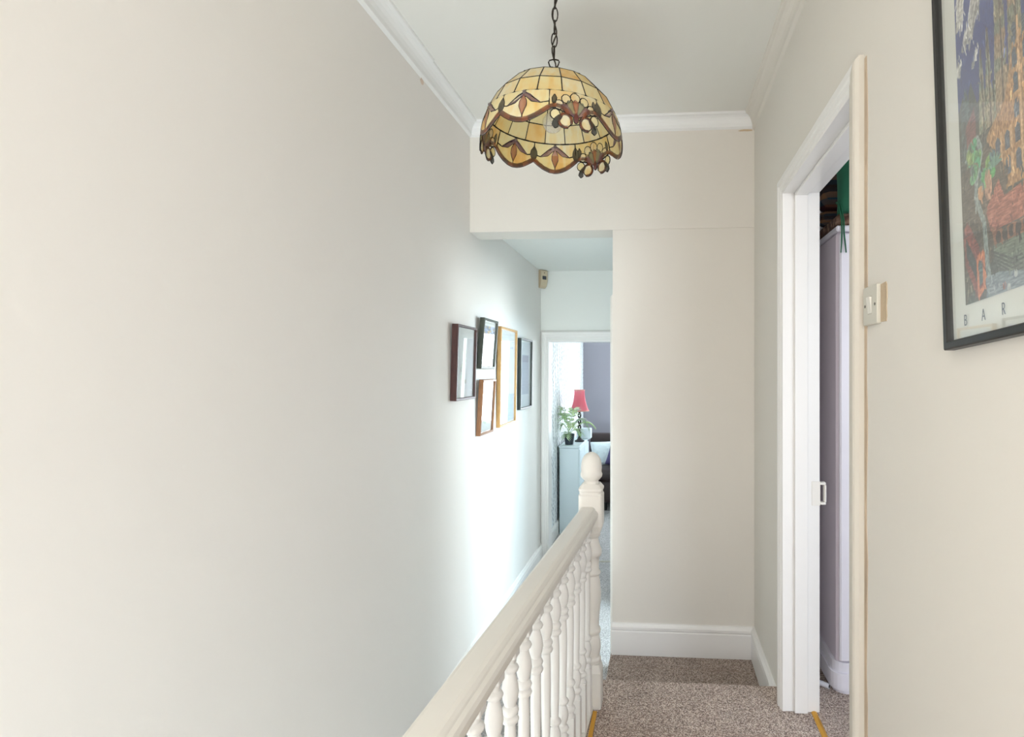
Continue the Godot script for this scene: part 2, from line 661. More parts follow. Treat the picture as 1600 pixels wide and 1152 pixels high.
func window_unit(n: String, c: Vector3, size: Vector2, dir: Vector3, label: String) -> void:
	var o := Node3D.new()
	o.name = n
	add_child(o)
	o.position = c
	o.rotation.y = atan2(dir.x, dir.z)   # local +z looks into the room
	o.set_meta("kind", "structure")
	o.set_meta("label", label)
	var w := size.x / 2
	var h := size.y / 2
	var st := mb()
	var f := 0.05
	box(st, Vector3(-w, -h, -0.03), Vector3(-w + f, h, 0.03))
	box(st, Vector3(w - f, -h, -0.03), Vector3(w, h, 0.03))
	box(st, Vector3(-w + f, -h, -0.03), Vector3(w - f, -h + f, 0.03))
	box(st, Vector3(-w + f, h - f, -0.03), Vector3(w - f, h, 0.03))
	box(st, Vector3(-0.02, -h + f, -0.025), Vector3(0.02, h - f, 0.025))
	put("window_frame", st, M.white, o)
	for s in [-1.0, 1.0]:
		st = mb()
		box(st, Vector3(minf(s * 0.02, s * (w - f)), -h + f, -0.003), Vector3(maxf(s * 0.02, s * (w - f)), h - f, 0.003))
		put("pane", st, M.glass, o)


# =====================================================================
# cornices, skirtings, door frames
# =====================================================================
const ARCH := [Vector2(0, 0), Vector2(0, 0.012), Vector2(0.004, 0.014), Vector2(0.012, 0.014), Vector2(0.017, 0.019), Vector2(0.030, 0.019), Vector2(0.035, 0.023), Vector2(0.052, 0.023), Vector2(0.058, 0.020), Vector2(0.066, 0.012), Vector2(0.066, 0)]


# doorway trim: inner opening s0..s1 along S, bottom b, top t, face plane origin o
func architrave(parent: Node, o: Vector3, S: Vector3, N: Vector3, s0: float, s1: float, b: float, t: float, m: Material, last: Material = null) -> void:
	var U := Vector3.UP
	var a0 := [o + S * s0 + U * b, -S, N]
	var a1 := [o + S * s0 + U * t, -S + U, N]
	var a2 := [o + S * s1 + U * t, S + U, N]
	var a3 := [o + S * s1 + U * b, S, N]
	for e in [[a0, a1], [a1, a2], [a2, a3]]:
		var st := mb()
		sweep(st, ARCH, e)
		put("architrave", st, last if last and e[0] == a2 else m, parent)


func frame_node(n: String, label: String) -> Node3D:
	var o := Node3D.new()
	o.name = n
	add_child(o)
	o.set_meta("kind", "structure")
	o.set_meta("label", label)
	return o


func woodwork() -> void:
	# ---- bedroom door frame ----
	var d := frame_node("door_1", "white painted door frame on the right leading to the bedroom")
	architrave(d, Vector3(XR, 0, 0), Vector3(0, 0, 1), Vector3(-1, 0, 0), -2.255, -1.47, 0.0, 1.945, M.white, mat(Color(0.83, 0.81, 0.765), 0.5))
	var bx := XR + 0.12
	for jz in [[-2.28, -2.255, 1.0], [-1.47, -1.445, -1.0]]:
		var st := mb()
		bev(st, Vector3(XR - 0.002, 0, jz[0]), Vector3(bx + 0.004, 1.97, jz[1]), 0.002)
		put("jamb", st, M.white, d)
		st = mb()
		var zz: float = jz[1] if jz[2] > 0 else jz[0] - 0.012
		bev(st, Vector3(XR + 0.03, 0, zz), Vector3(XR + 0.078, 1.945, zz + 0.012), 0.002)
		put("door_stop", st, M.white, d)
	var st := mb()
	bev(st, Vector3(XR - 0.002, 1.945, -2.28), Vector3(bx + 0.004, 1.97, -1.445), 0.002)
	put("head_jamb", st, M.white, d)
	st = mb()
	bev(st, Vector3(XR + 0.03, 1.933, -2.255), Vector3(XR + 0.078, 1.945, -1.47), 0.002)
	put("door_stop", st, M.white, d)
	# rim lock keep on the far jamb
	st = mb()
	var kx := bx + 0.004
	bev(st, Vector3(kx - 0.03, 0.775, -2.256), Vector3(kx + 0.001, 0.865, -2.252), 0.001)
	bev(st, Vector3(kx, 0.852, -2.275), Vector3(kx + 0.022, 0.862, -2.252), 0.002)
	bev(st, Vector3(kx, 0.778, -2.275), Vector3(kx + 0.022, 0.788, -2.252), 0.002)
	bev(st, Vector3(kx + 0.016, 0.786, -2.275), Vector3(kx + 0.024, 0.854, -2.252), 0.003)
	put("lock_keep", st, M.white_old, d)
	# ---- gold carpet bars ----
	st = mb()
	sweep(st, [Vector2(-0.011, 0), Vector2(-0.008, 0.004), Vector2(0, 0.006), Vector2(0.008, 0.004), Vector2(0.011, 0)], [[Vector3(0.575, 0, -2.255), Vector3.RIGHT, Vector3.UP], [Vector3(0.575, 0, -1.47), Vector3.RIGHT, Vector3.UP]])
	tag(put("carpet_bar", st, M.gold), "brass coloured carpet bar across the bedroom threshold", "carpet bar")
	st = mb()
	box(st, Vector3(-0.249, -0.001, -2.19), Vector3(-0.234, 0.007, 0.5))
	tag(put("carpet_bar", st, M.gold), "brass coloured carpet edge strip along the foot of the balusters", "carpet bar")
	st = mb()
	sweep(st, [Vector2(-0.015, 0), Vector2(-0.01, 0.005), Vector2(0.01, 0.005), Vector2(0.015, 0)], [[Vector3(-0.945, LAND, ZF - 0.06), Vector3(0, 0, 1), Vector3.UP], [Vector3(-0.2, LAND, ZF - 0.06), Vector3(0, 0, 1), Vector3.UP]])
	tag(put("carpet_bar", st, mat(Color(0.75, 0.73, 0.68), 0.35, 0.6)), "pale metal threshold strip in the far doorway", "carpet bar")
	# ---- far door frame ----
	d = frame_node("door_2", "white door frame of the far room at the end of the lower landing")
	architrave(d, Vector3(0, 0, ZF), Vector3(1, 0, 0), Vector3(0, 0, 1), -0.915, -0.24, LAND, 1.54, M.white)
	for jx in [[-0.945, -0.915], [-0.225, -0.2]]:
		st = mb()
		box(st, Vector3(jx[0], LAND, ZF - 0.124), Vector3(jx[1], 1.535, ZF + 0.004))
		put("jamb", st, M.white, d)
	st = mb()
	box(st, Vector3(-0.915, 1.515, ZF - 0.124), Vector3(-0.225, 1.535, ZF + 0.004))
	put("head_jamb", st, M.white, d)
	# ---- side door frame on the passage wall ----
	d = frame_node("door_3", "cream door frame edge just showing past the end wall corner")
	architrave(d, Vector3(-0.24, 0, 0), Vector3(0, 0, 1), Vector3(-1, 0, 0), -3.98, -3.18, LAND, 1.615, M.white_old)
	# ---- skirtings ----
	var prof := [Vector2(0, 0), Vector2(0, 0.018), Vector2(0.118, 0.018), Vector2(0.124, 0.014), Vector2(0.130, 0.020), Vector2(0.142, 0.020), Vector2(0.150, 0.014), Vector2(0.158, 0.010), Vector2(0.160, 0)]
	skirt("baseboard_back", prof, Vector3(-0.245, LOW, ZB), Vector3(XR, LOW, ZB), Vector3(0, 0, 1), 1.0, "white moulded skirting along the foot of the end wall")
	skirt("baseboard_right", prof, Vector3(XR, LOW, ZB), Vector3(XR, LOW, -2.345), Vector3(-1, 0, 0), 1.0, "white moulded skirting on the right wall beside the nook step")
	skirt("baseboard_near", prof, Vector3(XR, 0, -1.40), Vector3(XR, 0, 1.6), Vector3(-1, 0, 0), 0.9, "white skirting of the right wall below the poster")
	skirt("baseboard_left", prof, Vector3(XL, LAND, ZF), Vector3(XL, LAND, -2.6), Vector3(1, 0, 0), 1.0, "white skirting of the left wall on the lower landing")
	skirt("baseboard_far", prof, Vector3(-1.0, LAND, -7.67), Vector3(-1.0, LAND, ZF - 0.125), Vector3(1, 0, 0), 0.8, "white skirting below the leaf wallpaper of the far room")
	# ---- cornices ----
	var cv := [Vector2(0, 0), Vector2(0, 0.066)]
	for i in 5:
		var a := PI / 2 * i / 4.0
		cv.append(Vector2(0.048 - 0.040 * cos(a), 0.066 - 0.004 - 0.052 * sin(a)))
	cv = [Vector2(0, 0), Vector2(0.052, 0), Vector2(0.050, -0.008)]
	for i in 6:
		var a := PI / 2 * i / 5.0
		cv.append(Vector2(0.048 - 0.036 * sin(a), -0.010 - 0.052 * (1.0 - cos(a))))
	cv.append(Vector2(0.0, -0.070))
	var up := Vector3.UP
	st = mb()
	sweep(st, cv, [[Vector3(XL, CEIL, 1.6), Vector3(1, 0, 0) * 1.12, up * 1.06], [Vector3(XL, CEIL, -2.36), Vector3(1, 0, 0) * 1.12, up * 1.06]])
	struct("trim_1", st, M.cove, "nearer length of white ceiling cornice on the left wall")
	st = mb()
	sweep(st, cv, [[Vector3(XL, CEIL, -2.362), Vector3(1, 0, 0), up], [Vector3(XL, CEIL, ZB + 0.006), Vector3(1, 0, 1), up]])
	struct("trim_2", st, M.cove, "further length of white ceiling cornice on the left wall past the joint")
	st = mb()
	sweep(st, cv, [[Vector3(XL, CEIL, ZB + 0.006), Vector3(1, 0, 1), up], [Vector3(XR, CEIL, ZB + 0.006), Vector3(-1, 0, 1), up]])
	struct("trim_3", st, M.cove, "white ceiling cornice above the beam behind the pendant lamp")
	st = mb()
	sweep(st, cv, [[Vector3(XR, CEIL, ZB + 0.006), Vector3(-1, 0, 1), up * 1.15], [Vector3(XR, CEIL, 1.6), Vector3(-1, 0, 0), up * 1.15]])
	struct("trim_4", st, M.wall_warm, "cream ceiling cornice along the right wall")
	blemish(Vector3(XL, 2.478, -2.375), Vector3(0, 0, 1), Vector3.UP, Vector3.RIGHT, 0.022, 0.016, Color(0.88, 0.81, 0.75), 4, "chipped tan spot below the joint in the left cornice")
	blemish(Vector3(0.425, 2.482, ZB + 0.006), Vector3.RIGHT, Vector3.UP, Vector3(0, 0, 1), 0.04, 0.006, Color(0.80, 0.72, 0.60), 6, "brown mottled stain under the right end of the beam cornice")
	# old filler line where the architrave meets the wall
	st = mb()
	var ragged := []
	var r := RandomNumberGenerator.new()
	r.seed = 5
	for i in 25:
		var y := 0.02 + 1.98 * i / 24.0
		ragged.append([Vector3(XR - 0.0012, y, -1.401), Vector3(0, 0, 1) * (0.012 + r.randf() * 0.009), Vector3(1, 0, 0)])
	sweep(st, [Vector2(0, 0), Vector2(1, 0), Vector2(1, 0.004), Vector2(0, 0.004)], ragged)
	tag(put("filler_strip", st, paint_mat(Color(0.86, 0.78, 0.68), 0.8, 0.3, 0.15)), "uneven tan filler line down the wall edge of the near architrave", "filler strip", "", "structure")


func blemish(at_: Vector3, U: Vector3, V: Vector3, N: Vector3, w: float, h: float, c: Color, seedn: int, label: String) -> void:
	var r := RandomNumberGenerator.new()
	r.seed = seedn
	var p := []
	for i in 11:
		var t := TAU * i / 11
		var q := r.randf_range(0.55, 1.0)
		p.append(Vector2(cos(t) * w * q, sin(t) * h * q))
	var st := mb()
	sweep(st, p, [[at_ - N * 0.0005, U, V], [at_ + N * 0.0009, U, V]])
	tag(put("blemish", st, mat(c, 0.9)), label, "stain")


func skirt(n: String, prof: Array, a: Vector3, b: Vector3, N: Vector3, s: float, label: String) -> void:
	var st := mb()
	sweep(st, prof, [[a, Vector3.UP * s, N], [b, Vector3.UP * s, N]])
	struct(n, st, M.white, label)


# =====================================================================
# stairs and balustrade
# =====================================================================
func stairs() -> void:
	var o := thing("staircase", Vector3(-0.65, LAND, -2.43), "carpeted staircase going down behind the white balusters", "staircase")
	for k in 9:
		var y := -0.185 * (k + 1)
		var z := 0.225 * k
		var st := mb()
		bev(st, Vector3(XL + 0.65 + 0.03, y - 0.06, z + 0.004), Vector3(-0.372 + 0.65, y, z + 0.235), 0.012)
		box(st, Vector3(XL + 0.65 + 0.03, y - 0.2, z + 0.19), Vector3(-0.372 + 0.65, y - 0.05, z + 0.225))
		put("stair_tread", st, M.carpet, o)
	var st2 := mb()
	var a := Vector3(XL + 0.654, -0.06, 0.03)
	var dirv := Vector3(0, -0.185, 0.225)
	sweep(st2, [Vector2(0, 0.13), Vector2(0.028, 0.12), Vector2(0.028, -0.34), Vector2(0, -0.34)], [[a, Vector3.RIGHT, Vector3.UP], [a + dirv * 9.6, Vector3.RIGHT, Vector3.UP]])
	put("wall_string", st2, M.white, o)


func balustrade() -> void:
	var o := thing("balustrade", Vector3(-0.262, 0, -2.25), "white painted balustrade with turned balusters and a ball topped newel post", "balustrade")
	var dz := Vector3(-0.0485, 0, 1).normalized()        # the rail runs toward the viewer, slightly left
	var side := Vector3(dz.z, 0, -dz.x)
	var base := Vector3(-0.003, 0, 0)
	# handrail
	var prof := [Vector2(-0.024, 0.700), Vector2(0.022, 0.700), Vector2(0.024, 0.712), Vector2(0.030, 0.718), Vector2(0.0345, 0.727), Vector2(0.036, 0.739), Vector2(0.0335, 0.748), Vector2(0.027, 0.7525), Vector2(0.0255, 0.757), Vector2(0.021, 0.763), Vector2(0.014, 0.766), Vector2(-0.020, 0.766), Vector2(-0.027, 0.7635), Vector2(-0.032, 0.757), Vector2(-0.036, 0.745), Vector2(-0.036, 0.735), Vector2(-0.030, 0.720), Vector2(-0.024, 0.712)]
	var st := mb()
	sweep(st, prof, [[base + dz * 0.02, side, Vector3.UP], [base + dz * 2.78, side, Vector3.UP]])
	put("handrail", st, M.white_old, o)
	# base plate under the balusters
	st = mb()
	sweep(st, [Vector2(-0.05, -0.03), Vector2(0.018, -0.03), Vector2(0.018, 0.012), Vector2(0.014, 0.016), Vector2(-0.046, 0.016), Vector2(-0.05, 0.012)], [[base + dz * 0.02, side, Vector3.UP], [base + dz * 2.78, side, Vector3.UP]])
	put("base_plate", st, M.white_old, o)
	# balusters
	var bm := baluster_mesh()
	for k in 25:
		var b := MeshInstance3D.new()
		b.name = "baluster"
		b.mesh = bm
		o.add_child(b, true)
		b.position = base + dz * (0.088 + 0.1045 * k) + Vector3(0, 0.014, 0)
		b.rotation.y = atan2(dz.x, dz.z) + deg_to_rad(rng.randf_range(-2.5, 2.5))
	newel(o, Vector3.ZERO)
	newel(o, base + dz * 2.82)


func baluster_mesh() -> ArrayMesh:
	var st := mb()
	bev(st, Vector3(-0.0165, 0, -0.0165), Vector3(0.0165, 0.172, 0.0165), 0.002)
	# square shoulders fading to round
	var half := [Vector2(0.0165, 0.170), Vector2(0.0130, 0.180), Vector2(0.0110, 0.187), Vector2(0.0165, 0.191), Vector2(0.0188, 0.197), Vector2(0.0165, 0.203), Vector2(0.0112, 0.207), Vector2(0.0112, 0.212), Vector2(0.0150, 0.221), Vector2(0.0178, 0.234), Vector2(0.0165, 0.248), Vector2(0.0120, 0.262), Vector2(0.0105, 0.268), Vector2(0.0160, 0.272), Vector2(0.0185, 0.278), Vector2(0.0160, 0.284), Vector2(0.0112, 0.288), Vector2(0.0108, 0.293), Vector2(0.0122, 0.36), Vector2(0.0134, 0.43), Vector2(0.0130, 0.49), Vector2(0.0115, 0.521), Vector2(0.0165, 0.525), Vector2(0.0190, 0.531), Vector2(0.0165, 0.537), Vector2(0.0130, 0.540), Vector2(0.0165, 0.544), Vector2(0.0185, 0.550), Vector2(0.0160, 0.556), Vector2(0.0120, 0.560), Vector2(0.0160, 0.573), Vector2(0.0186, 0.590), Vector2(0.0168, 0.606), Vector2(0.0120, 0.623), Vector2(0.0108, 0.629), Vector2(0.0160, 0.633), Vector2(0.0185, 0.639), Vector2(0.0160, 0.645), Vector2(0.0112, 0.649), Vector2(0.0128, 0.657), Vector2(0.0165, 0.666)]
	lathe(st, half, Vector3.ZERO, 18, 50.0)
	bev(st, Vector3(-0.0165, 0.662, -0.0165), Vector3(0.0165, 0.692, 0.0165), 0.002)
	st.generate_normals()
	var m := st.commit()
	m.surface_set_material(0, M.white)
	return m


func newel(o: Node, p: Vector3) -> void:
	var st := mb()
	var h := 0.041
	# lower block, turned column, upper block with chamfered corners
	sweep(st, rounded(0.082, 0.082, 0.008, 2), [[p + Vector3(0, -0.12, 0), Vector3.RIGHT, Vector3(0, 0, 1)], [p + Vector3(0, 0.135, 0), Vector3.RIGHT, Vector3(0, 0, 1)], [p + Vector3(0, 0.165, 0), Vector3.RIGHT * 0.80, Vector3(0, 0, 0.80)]])
	lathe(st, [Vector2(0, 0.160), Vector2(0.033, 0.160), Vector2(0.036, 0.168), Vector2(0.0375, 0.176), Vector2(0.035, 0.184), Vector2(0.031, 0.188), Vector2(0.033, 0.200), Vector2(0.0365, 0.218), Vector2(0.036, 0.240), Vector2(0.031, 0.262), Vector2(0.0285, 0.270), Vector2(0.034, 0.276), Vector2(0.0365, 0.285), Vector2(0.034, 0.294), Vector2(0.029, 0.299), Vector2(0.030, 0.33), Vector2(0.0365, 0.40), Vector2(0.0375, 0.43), Vector2(0.034, 0.47), Vector2(0.029, 0.495), Vector2(0.034, 0.500), Vector2(0.0365, 0.506), Vector2(0.034, 0.512), Vector2(0.030, 0.516), Vector2(0.0295, 0.540), Vector2(0.0300, 0.565), Vector2(0.036, 0.570), Vector2(0.0405, 0.582), Vector2(0.040, 0.592), Vector2(0.034, 0.606), Vector2(0.028, 0.630), Vector2(0.027, 0.640), Vector2(0.032, 0.645), Vector2(0.0355, 0.652), Vector2(0.034, 0.660), Vector2(0.040, 0.672), Vector2(0, 0.672)], p, 24, 50.0)
	var R := Vector3.RIGHT
	var F := Vector3(0, 0, 1)
	var sq := rounded(0.092, 0.092, 0.014, 3)
	sweep(st, sq, [[p + Vector3(0, 0.664, 0), R * 0.8, F * 0.8], [p + Vector3(0, 0.690, 0), R, F], [p + Vector3(0, 0.806, 0), R, F], [p + Vector3(0, 0.812, 0), R * 0.92, F * 0.92], [p + Vector3(0, 0.818, 0), R * 0.92, F * 0.92], [p + Vector3(0, 0.824, 0), R * 0.99, F * 0.99], [p + Vector3(0, 0.832, 0), R * 0.99, F * 0.99], [p + Vector3(0, 0.848, 0), R * 0.72, F * 0.72]])
	var n := put("newel_post", st, M.white_old, o)
	st = mb()
	lathe(st, [Vector2(0, 0.842), Vector2(0.030, 0.842), Vector2(0.0285, 0.852), Vector2(0.027, 0.858), Vector2(0.033, 0.864), Vector2(0.0405, 0.873), Vector2(0.0425, 0.883), Vector2(0.0395, 0.891), Vector2(0.0395, 0.897), Vector2(0.0405, 0.910), Vector2(0.0390, 0.925), Vector2(0.0350, 0.940), Vector2(0.0285, 0.952), Vector2(0.0190, 0.961), Vector2(0.0090, 0.966), Vector2(0, 0.967)], p, 28, 50.0)
	put("finial", st, M.white_old, n)


# =====================================================================
# stained glass pendant
# =====================================================================
const DOME_R := 0.2
const DOME_H := 0.215


func dome(az: float, v: float, off := 0.0) -> Vector3:
	# az: azimuth in degrees from the viewer's side, v: 0 apex ring .. 1 rim
	var a := deg_to_rad(az)
	var d := Vector3(sin(a), 0, cos(a))
	if v <= 1.0:
		var psi := deg_to_rad(8.0 + 82.0 * v)
		return d * ((DOME_R + off) * sin(psi)) + Vector3.UP * ((DOME_H + off) * cos(psi))
	return d * (DOME_R + off) - Vector3.UP * (v - 1.0) * 0.3


func glass_piece(n: String, pts: Array, m: Material, lead: SurfaceTool, parent: Node, lift := 0.0, lead_r := 0.0017, curved := false, bare := INF) -> void:
	# pts: Vector2(azimuth degrees, v)
	var st := mb()
	var poly := PackedVector2Array()
	for p in pts:
		poly.append(Vector2(p.x, p.y * 100.0))
	var idx := Geometry2D.triangulate_polygon(poly)
	var hi := []
	var lo := []
	var c := Vector3.ZERO
	for p in pts:
		hi.append(dome(p.x, p.y, 0.0007 + lift))
		lo.append(dome(p.x, p.y, -0.0007 - lift))
		c += hi[-1]
	c /= pts.size()
	var out := (c * Vector3(1, 1, 1) + Vector3(0, 0.02, 0)).normalized()
	if curved:
		# cut into small cells so that the piece follows the dome
		var x0 := 1e9
		var x1 := -1e9
		for p in poly:
			x0 = minf(x0, p.x)
			x1 = maxf(x1, p.x)
		for ci in range(int(floor(x0 / 4.0)), int(ceil(x1 / 4.0))):
			for cj in range(7, 12):
				var cell := PackedVector2Array([Vector2(ci * 4.0, cj * 10.0), Vector2(ci * 4.0 + 4.0, cj * 10.0), Vector2(ci * 4.0 + 4.0, cj * 10.0 + 10.0), Vector2(ci * 4.0, cj * 10.0 + 10.0)])
				for part in Geometry2D.intersect_polygons(poly, cell):
					var id := Geometry2D.triangulate_polygon(part)
					for k in range(0, id.size(), 3):
						var q := [part[id[k]], part[id[k + 1]], part[id[k + 2]]]
						for s in [1.0, -1.0]:
							tri(st, dome(q[0].x, q[0].y / 100.0, 0.0007 * s), dome(q[1].x, q[1].y / 100.0, 0.0007 * s), dome(q[2].x, q[2].y / 100.0, 0.0007 * s), out * s)
	else:
		for k in range(0, idx.size(), 3):
			tri(st, hi[idx[k]], hi[idx[k + 1]], hi[idx[k + 2]], out)
			tri(st, lo[idx[k]], lo[idx[k + 1]], lo[idx[k + 2]], -out)
	for i in pts.size():
		var j := (i + 1) % pts.size()
		var mid: Vector3 = (hi[i] + hi[j]) * 0.5 - c
		quad(st, hi[i], hi[j], lo[j], lo[i], mid)
		if absf(pts[i].x - bare) < 1e-3 and absf(pts[j].x - bare) < 1e-3:
			var low := maxf(pts[i].y, pts[j].y)
			if low > 0.965:
				tube(lead, [dome(bare, 0.95), dome(bare, low)], lead_r, 5)
			continue
		tube(lead, [(hi[i] + lo[i]) * 0.5, (hi[j] + lo[j]) * 0.5], lead_r, 5)
	put(n, st, m, parent)


func opal(a: Color, b: Color, c: Color, seedn: int) -> StandardMaterial3D:
	var m := mat(Color.WHITE, 0.18)
	m.albedo_texture = noise_tex(128, 0.02, [a, b, c], seedn, 3)
	m.uv1_triplanar = true
	m.uv1_scale = Vector3(9, 4, 9)
	m.uv1_offset = Vector3(seedn * 0.37, seedn * 0.21, 0)
	m.backlight_enabled = true
	m.backlight = Color(1, 1, 1)
	return m


func flat_glass(c: Color) -> StandardMaterial3D:
	var m := mat(c, 0.15)
	m.backlight_enabled = true
	m.backlight = Color(1, 1, 1)
	return m


func pendant() -> void:
	var o := thing("pendant_lamp", Vector3(-0.306, 1.909, -1.66), "domed stained glass pendant lamp hanging on a chain below the ceiling", "lamp")
	var creams := [
		opal(Color(0.96, 0.87, 0.62), Color(0.98, 0.95, 0.80), Color(0.98, 0.91, 0.68), 1),
		opal(Color(0.97, 0.91, 0.70), Color(0.98, 0.96, 0.86), Color(0.97, 0.87, 0.60), 2),
		opal(Color(0.96, 0.82, 0.50), Color(0.98, 0.92, 0.70), Color(0.98, 0.95, 0.80), 3),
		opal(Color(0.98, 0.94, 0.80), Color(0.97, 0.88, 0.64), Color(0.95, 0.78, 0.46), 4)]
	var amber := [flat_glass(Color(0.42, 0.19, 0.06)), flat_glass(Color(0.58, 0.28, 0.07)), flat_glass(Color(0.32, 0.14, 0.06))]
	var mauve := flat_glass(Color(0.56, 0.38, 0.40))
	var rust := flat_glass(Color(0.66, 0.36, 0.26))
	var plum := flat_glass(Color(0.42, 0.28, 0.38))
	var sage := flat_glass(Color(0.50, 0.52, 0.42))
	var leafm := flat_glass(Color(0.14, 0.16, 0.13))
	var pale := flat_glass(Color(0.93, 0.90, 0.78))
	var ruby := flat_glass(Color(0.42, 0.03, 0.04))
	var crown := opal(Color(0.72, 0.66, 0.56), Color(0.84, 0.79, 0.68), Color(0.78, 0.72, 0.60), 5)
	var lead := mb()
	var rows := [0.07, 0.33, 0.54, 0.72]
	for j in 3:
		var n := 18 if j > 0 else 9
		for i in n:
			var a0 := 28.0 + 360.0 / n * (i - 0.5)
			var a1 := a0 + 360.0 / n
			glass_piece("glass_panel", [Vector2(a0, rows[j]), Vector2(a1, rows[j]), Vector2(a1, rows[j + 1]), Vector2(a0, rows[j + 1])], crown if j == 0 else creams[rng.randi() % 4], lead, o)
	for unit in 9:
		var ac := 28.0 + 40.0 * unit
		var P := func(u: float, v: float) -> Vector2: return Vector2(ac + u * 40.0, v)
		if unit % 3 == 0:
			shell_unit(o, lead, P, creams, amber, [plum, sage, rust, sage, mauve], leafm, pale, ruby)
		else:
			flower_unit(o, lead, P, creams, amber, mauve if unit % 3 == 1 else plum, rust, leafm)
	put("lead_came", lead, mat(Color(0.10, 0.085, 0.07), 0.45, 0.4), o)
	# cap, loop, chain, flex, ceiling hook
	var st := mb()
	lathe(st, [Vector2(0.001, DOME_H - 0.012), Vector2(0.045, DOME_H - 0.012), Vector2(0.042, DOME_H - 0.004), Vector2(0.02, DOME_H + 0.003), Vector2(0.008, DOME_H + 0.007), Vector2(0.006, DOME_H + 0.014), Vector2(0, DOME_H + 0.015)], Vector3.ZERO, 18)
	put("cap", st, mat(Color(0.45, 0.41, 0.34), 0.5, 0.4), o)
	st = mb()
	var y := DOME_H + 0.010
	tube(st, [Vector3(-0.004, y, 0), Vector3(-0.012, y + 0.014, 0), Vector3(-0.0155, y + 0.024, 0), Vector3(-0.013, y + 0.029, 0), Vector3(0, y + 0.032, 0), Vector3(0.013, y + 0.029, 0), Vector3(0.0155, y + 0.024, 0), Vector3(0.012, y + 0.014, 0), Vector3(0.004, y, 0)], 0.0019, 8, true)
	put("loop", st, M.dark_metal, o)
	var link := mb()
	var lp := []
	for i in 16:
		var t := TAU * i / 16
		lp.append(Vector3(0.0082 * sin(t), 0.0205 * cos(t), 0))
	tube(link, lp, 0.0018, 6, true)
	link.generate_normals()
	var lm := link.commit()
	lm.surface_set_material(0, M.dark_metal)
	var ly := y + 0.032 + 0.018
	var i := 0
	while o.position.y + ly < CEIL - 0.045:
		var l := MeshInstance3D.new()
		l.name = "chain_link"
		l.mesh = lm
		o.add_child(l, true)
		l.position = Vector3(0, ly, 0)
		l.rotation.y = deg_to_rad(20.0 + (90.0 if i % 2 == 0 else 0.0))
		ly += 0.0365
		i += 1
	st = mb()
	var fp := []
	var top := CEIL - 0.03 - o.position.y
	for k in 40:
		var t := k / 39.0
		var yy := lerpf(y - 0.01, top, t)
		fp.append(Vector3(0.006 * sin(t * 26.0 + 0.4), yy, 0.006 * cos(t * 26.0 + 0.4)))
	tube(st, fp, 0.0022, 6)
	put("flex", st, mat(Color(0.2, 0.17, 0.12), 0.6), o)
	st = mb()
	lathe(st, [Vector2(0.006, top - 0.016), Vector2(0.012, top - 0.012), Vector2(0.034, top + 0.005), Vector2(0.042, top + 0.016), Vector2(0.045, top + 0.03), Vector2(0, top + 0.03)], Vector3.ZERO, 20)
	put("ceiling_rose", st, M.dark_metal, o)
	# holder and clear bulb
	st = mb()
	lathe(st, [Vector2(0, 0.118), Vector2(0.017, 0.118), Vector2(0.019, 0.122), Vector2(0.019, 0.165), Vector2(0.015, 0.17), Vector2(0.006, 0.178), Vector2(0.006, 0.218), Vector2(0, 0.218)], Vector3.ZERO, 16)
	put("lamp_holder", st, mat(Color(0.16, 0.15, 0.13), 0.45), o)
	st = mb()
	var bp := []
	for k in 15:
		var a := PI * k / 16.0
		bp.append(Vector2(0.0285 * sin(a), 0.076 - 0.0285 * cos(a)))
	bp.append(Vector2(0.012, 0.109))
	bp.append(Vector2(0.012, 0.119))
	lathe(st, bp, Vector3.ZERO, 24, 60)
	var bg := glass_mat(0.12)
	bg.albedo_color = Color(0.92, 0.92, 0.90, 0.30)
	var bulb := put("bulb", st, bg, o)
	bulb.set_meta("label", "clear round glass bulb, unlit")
	st = mb()
	tube(st, [Vector3(-0.005, 0.112, 0), Vector3(-0.008, 0.085, 0.003), Vector3(-0.003, 0.080, -0.004), Vector3(0.003, 0.084, 0.004), Vector3(0.008, 0.085, -0.002), Vector3(0.005, 0.112, 0)], 0.0007, 5)
	tube(st, [Vector3(0, 0.118, 0), Vector3(0, 0.09, 0)], 0.002, 6)
	put("filament", st, mat(Color(0.5, 0.48, 0.44), 0.3, 0.6), bulb)
	o.rotation.z = deg_to_rad(-1.2)


func band(o: Node, lead: SurfaceTool, path: Array, w: float, mats: Array) -> void:
	# border strip along a path of Vector2(az, v), w measured in v
	for i in path.size() - 1:
		var a: Vector2 = path[i]
		var b: Vector2 = path[i + 1]
		var d := Vector2((b.x - a.x) * 0.0035, (b.y - a.y) * 0.29).normalized()
		var n := Vector2(-d.y / 0.0035, d.x / 0.29) * w * 0.29
		glass_piece("border_piece", [a - n, b - n, b + n, a + n], mats[i % mats.size()], lead, o, 0.0012, 0.0012)


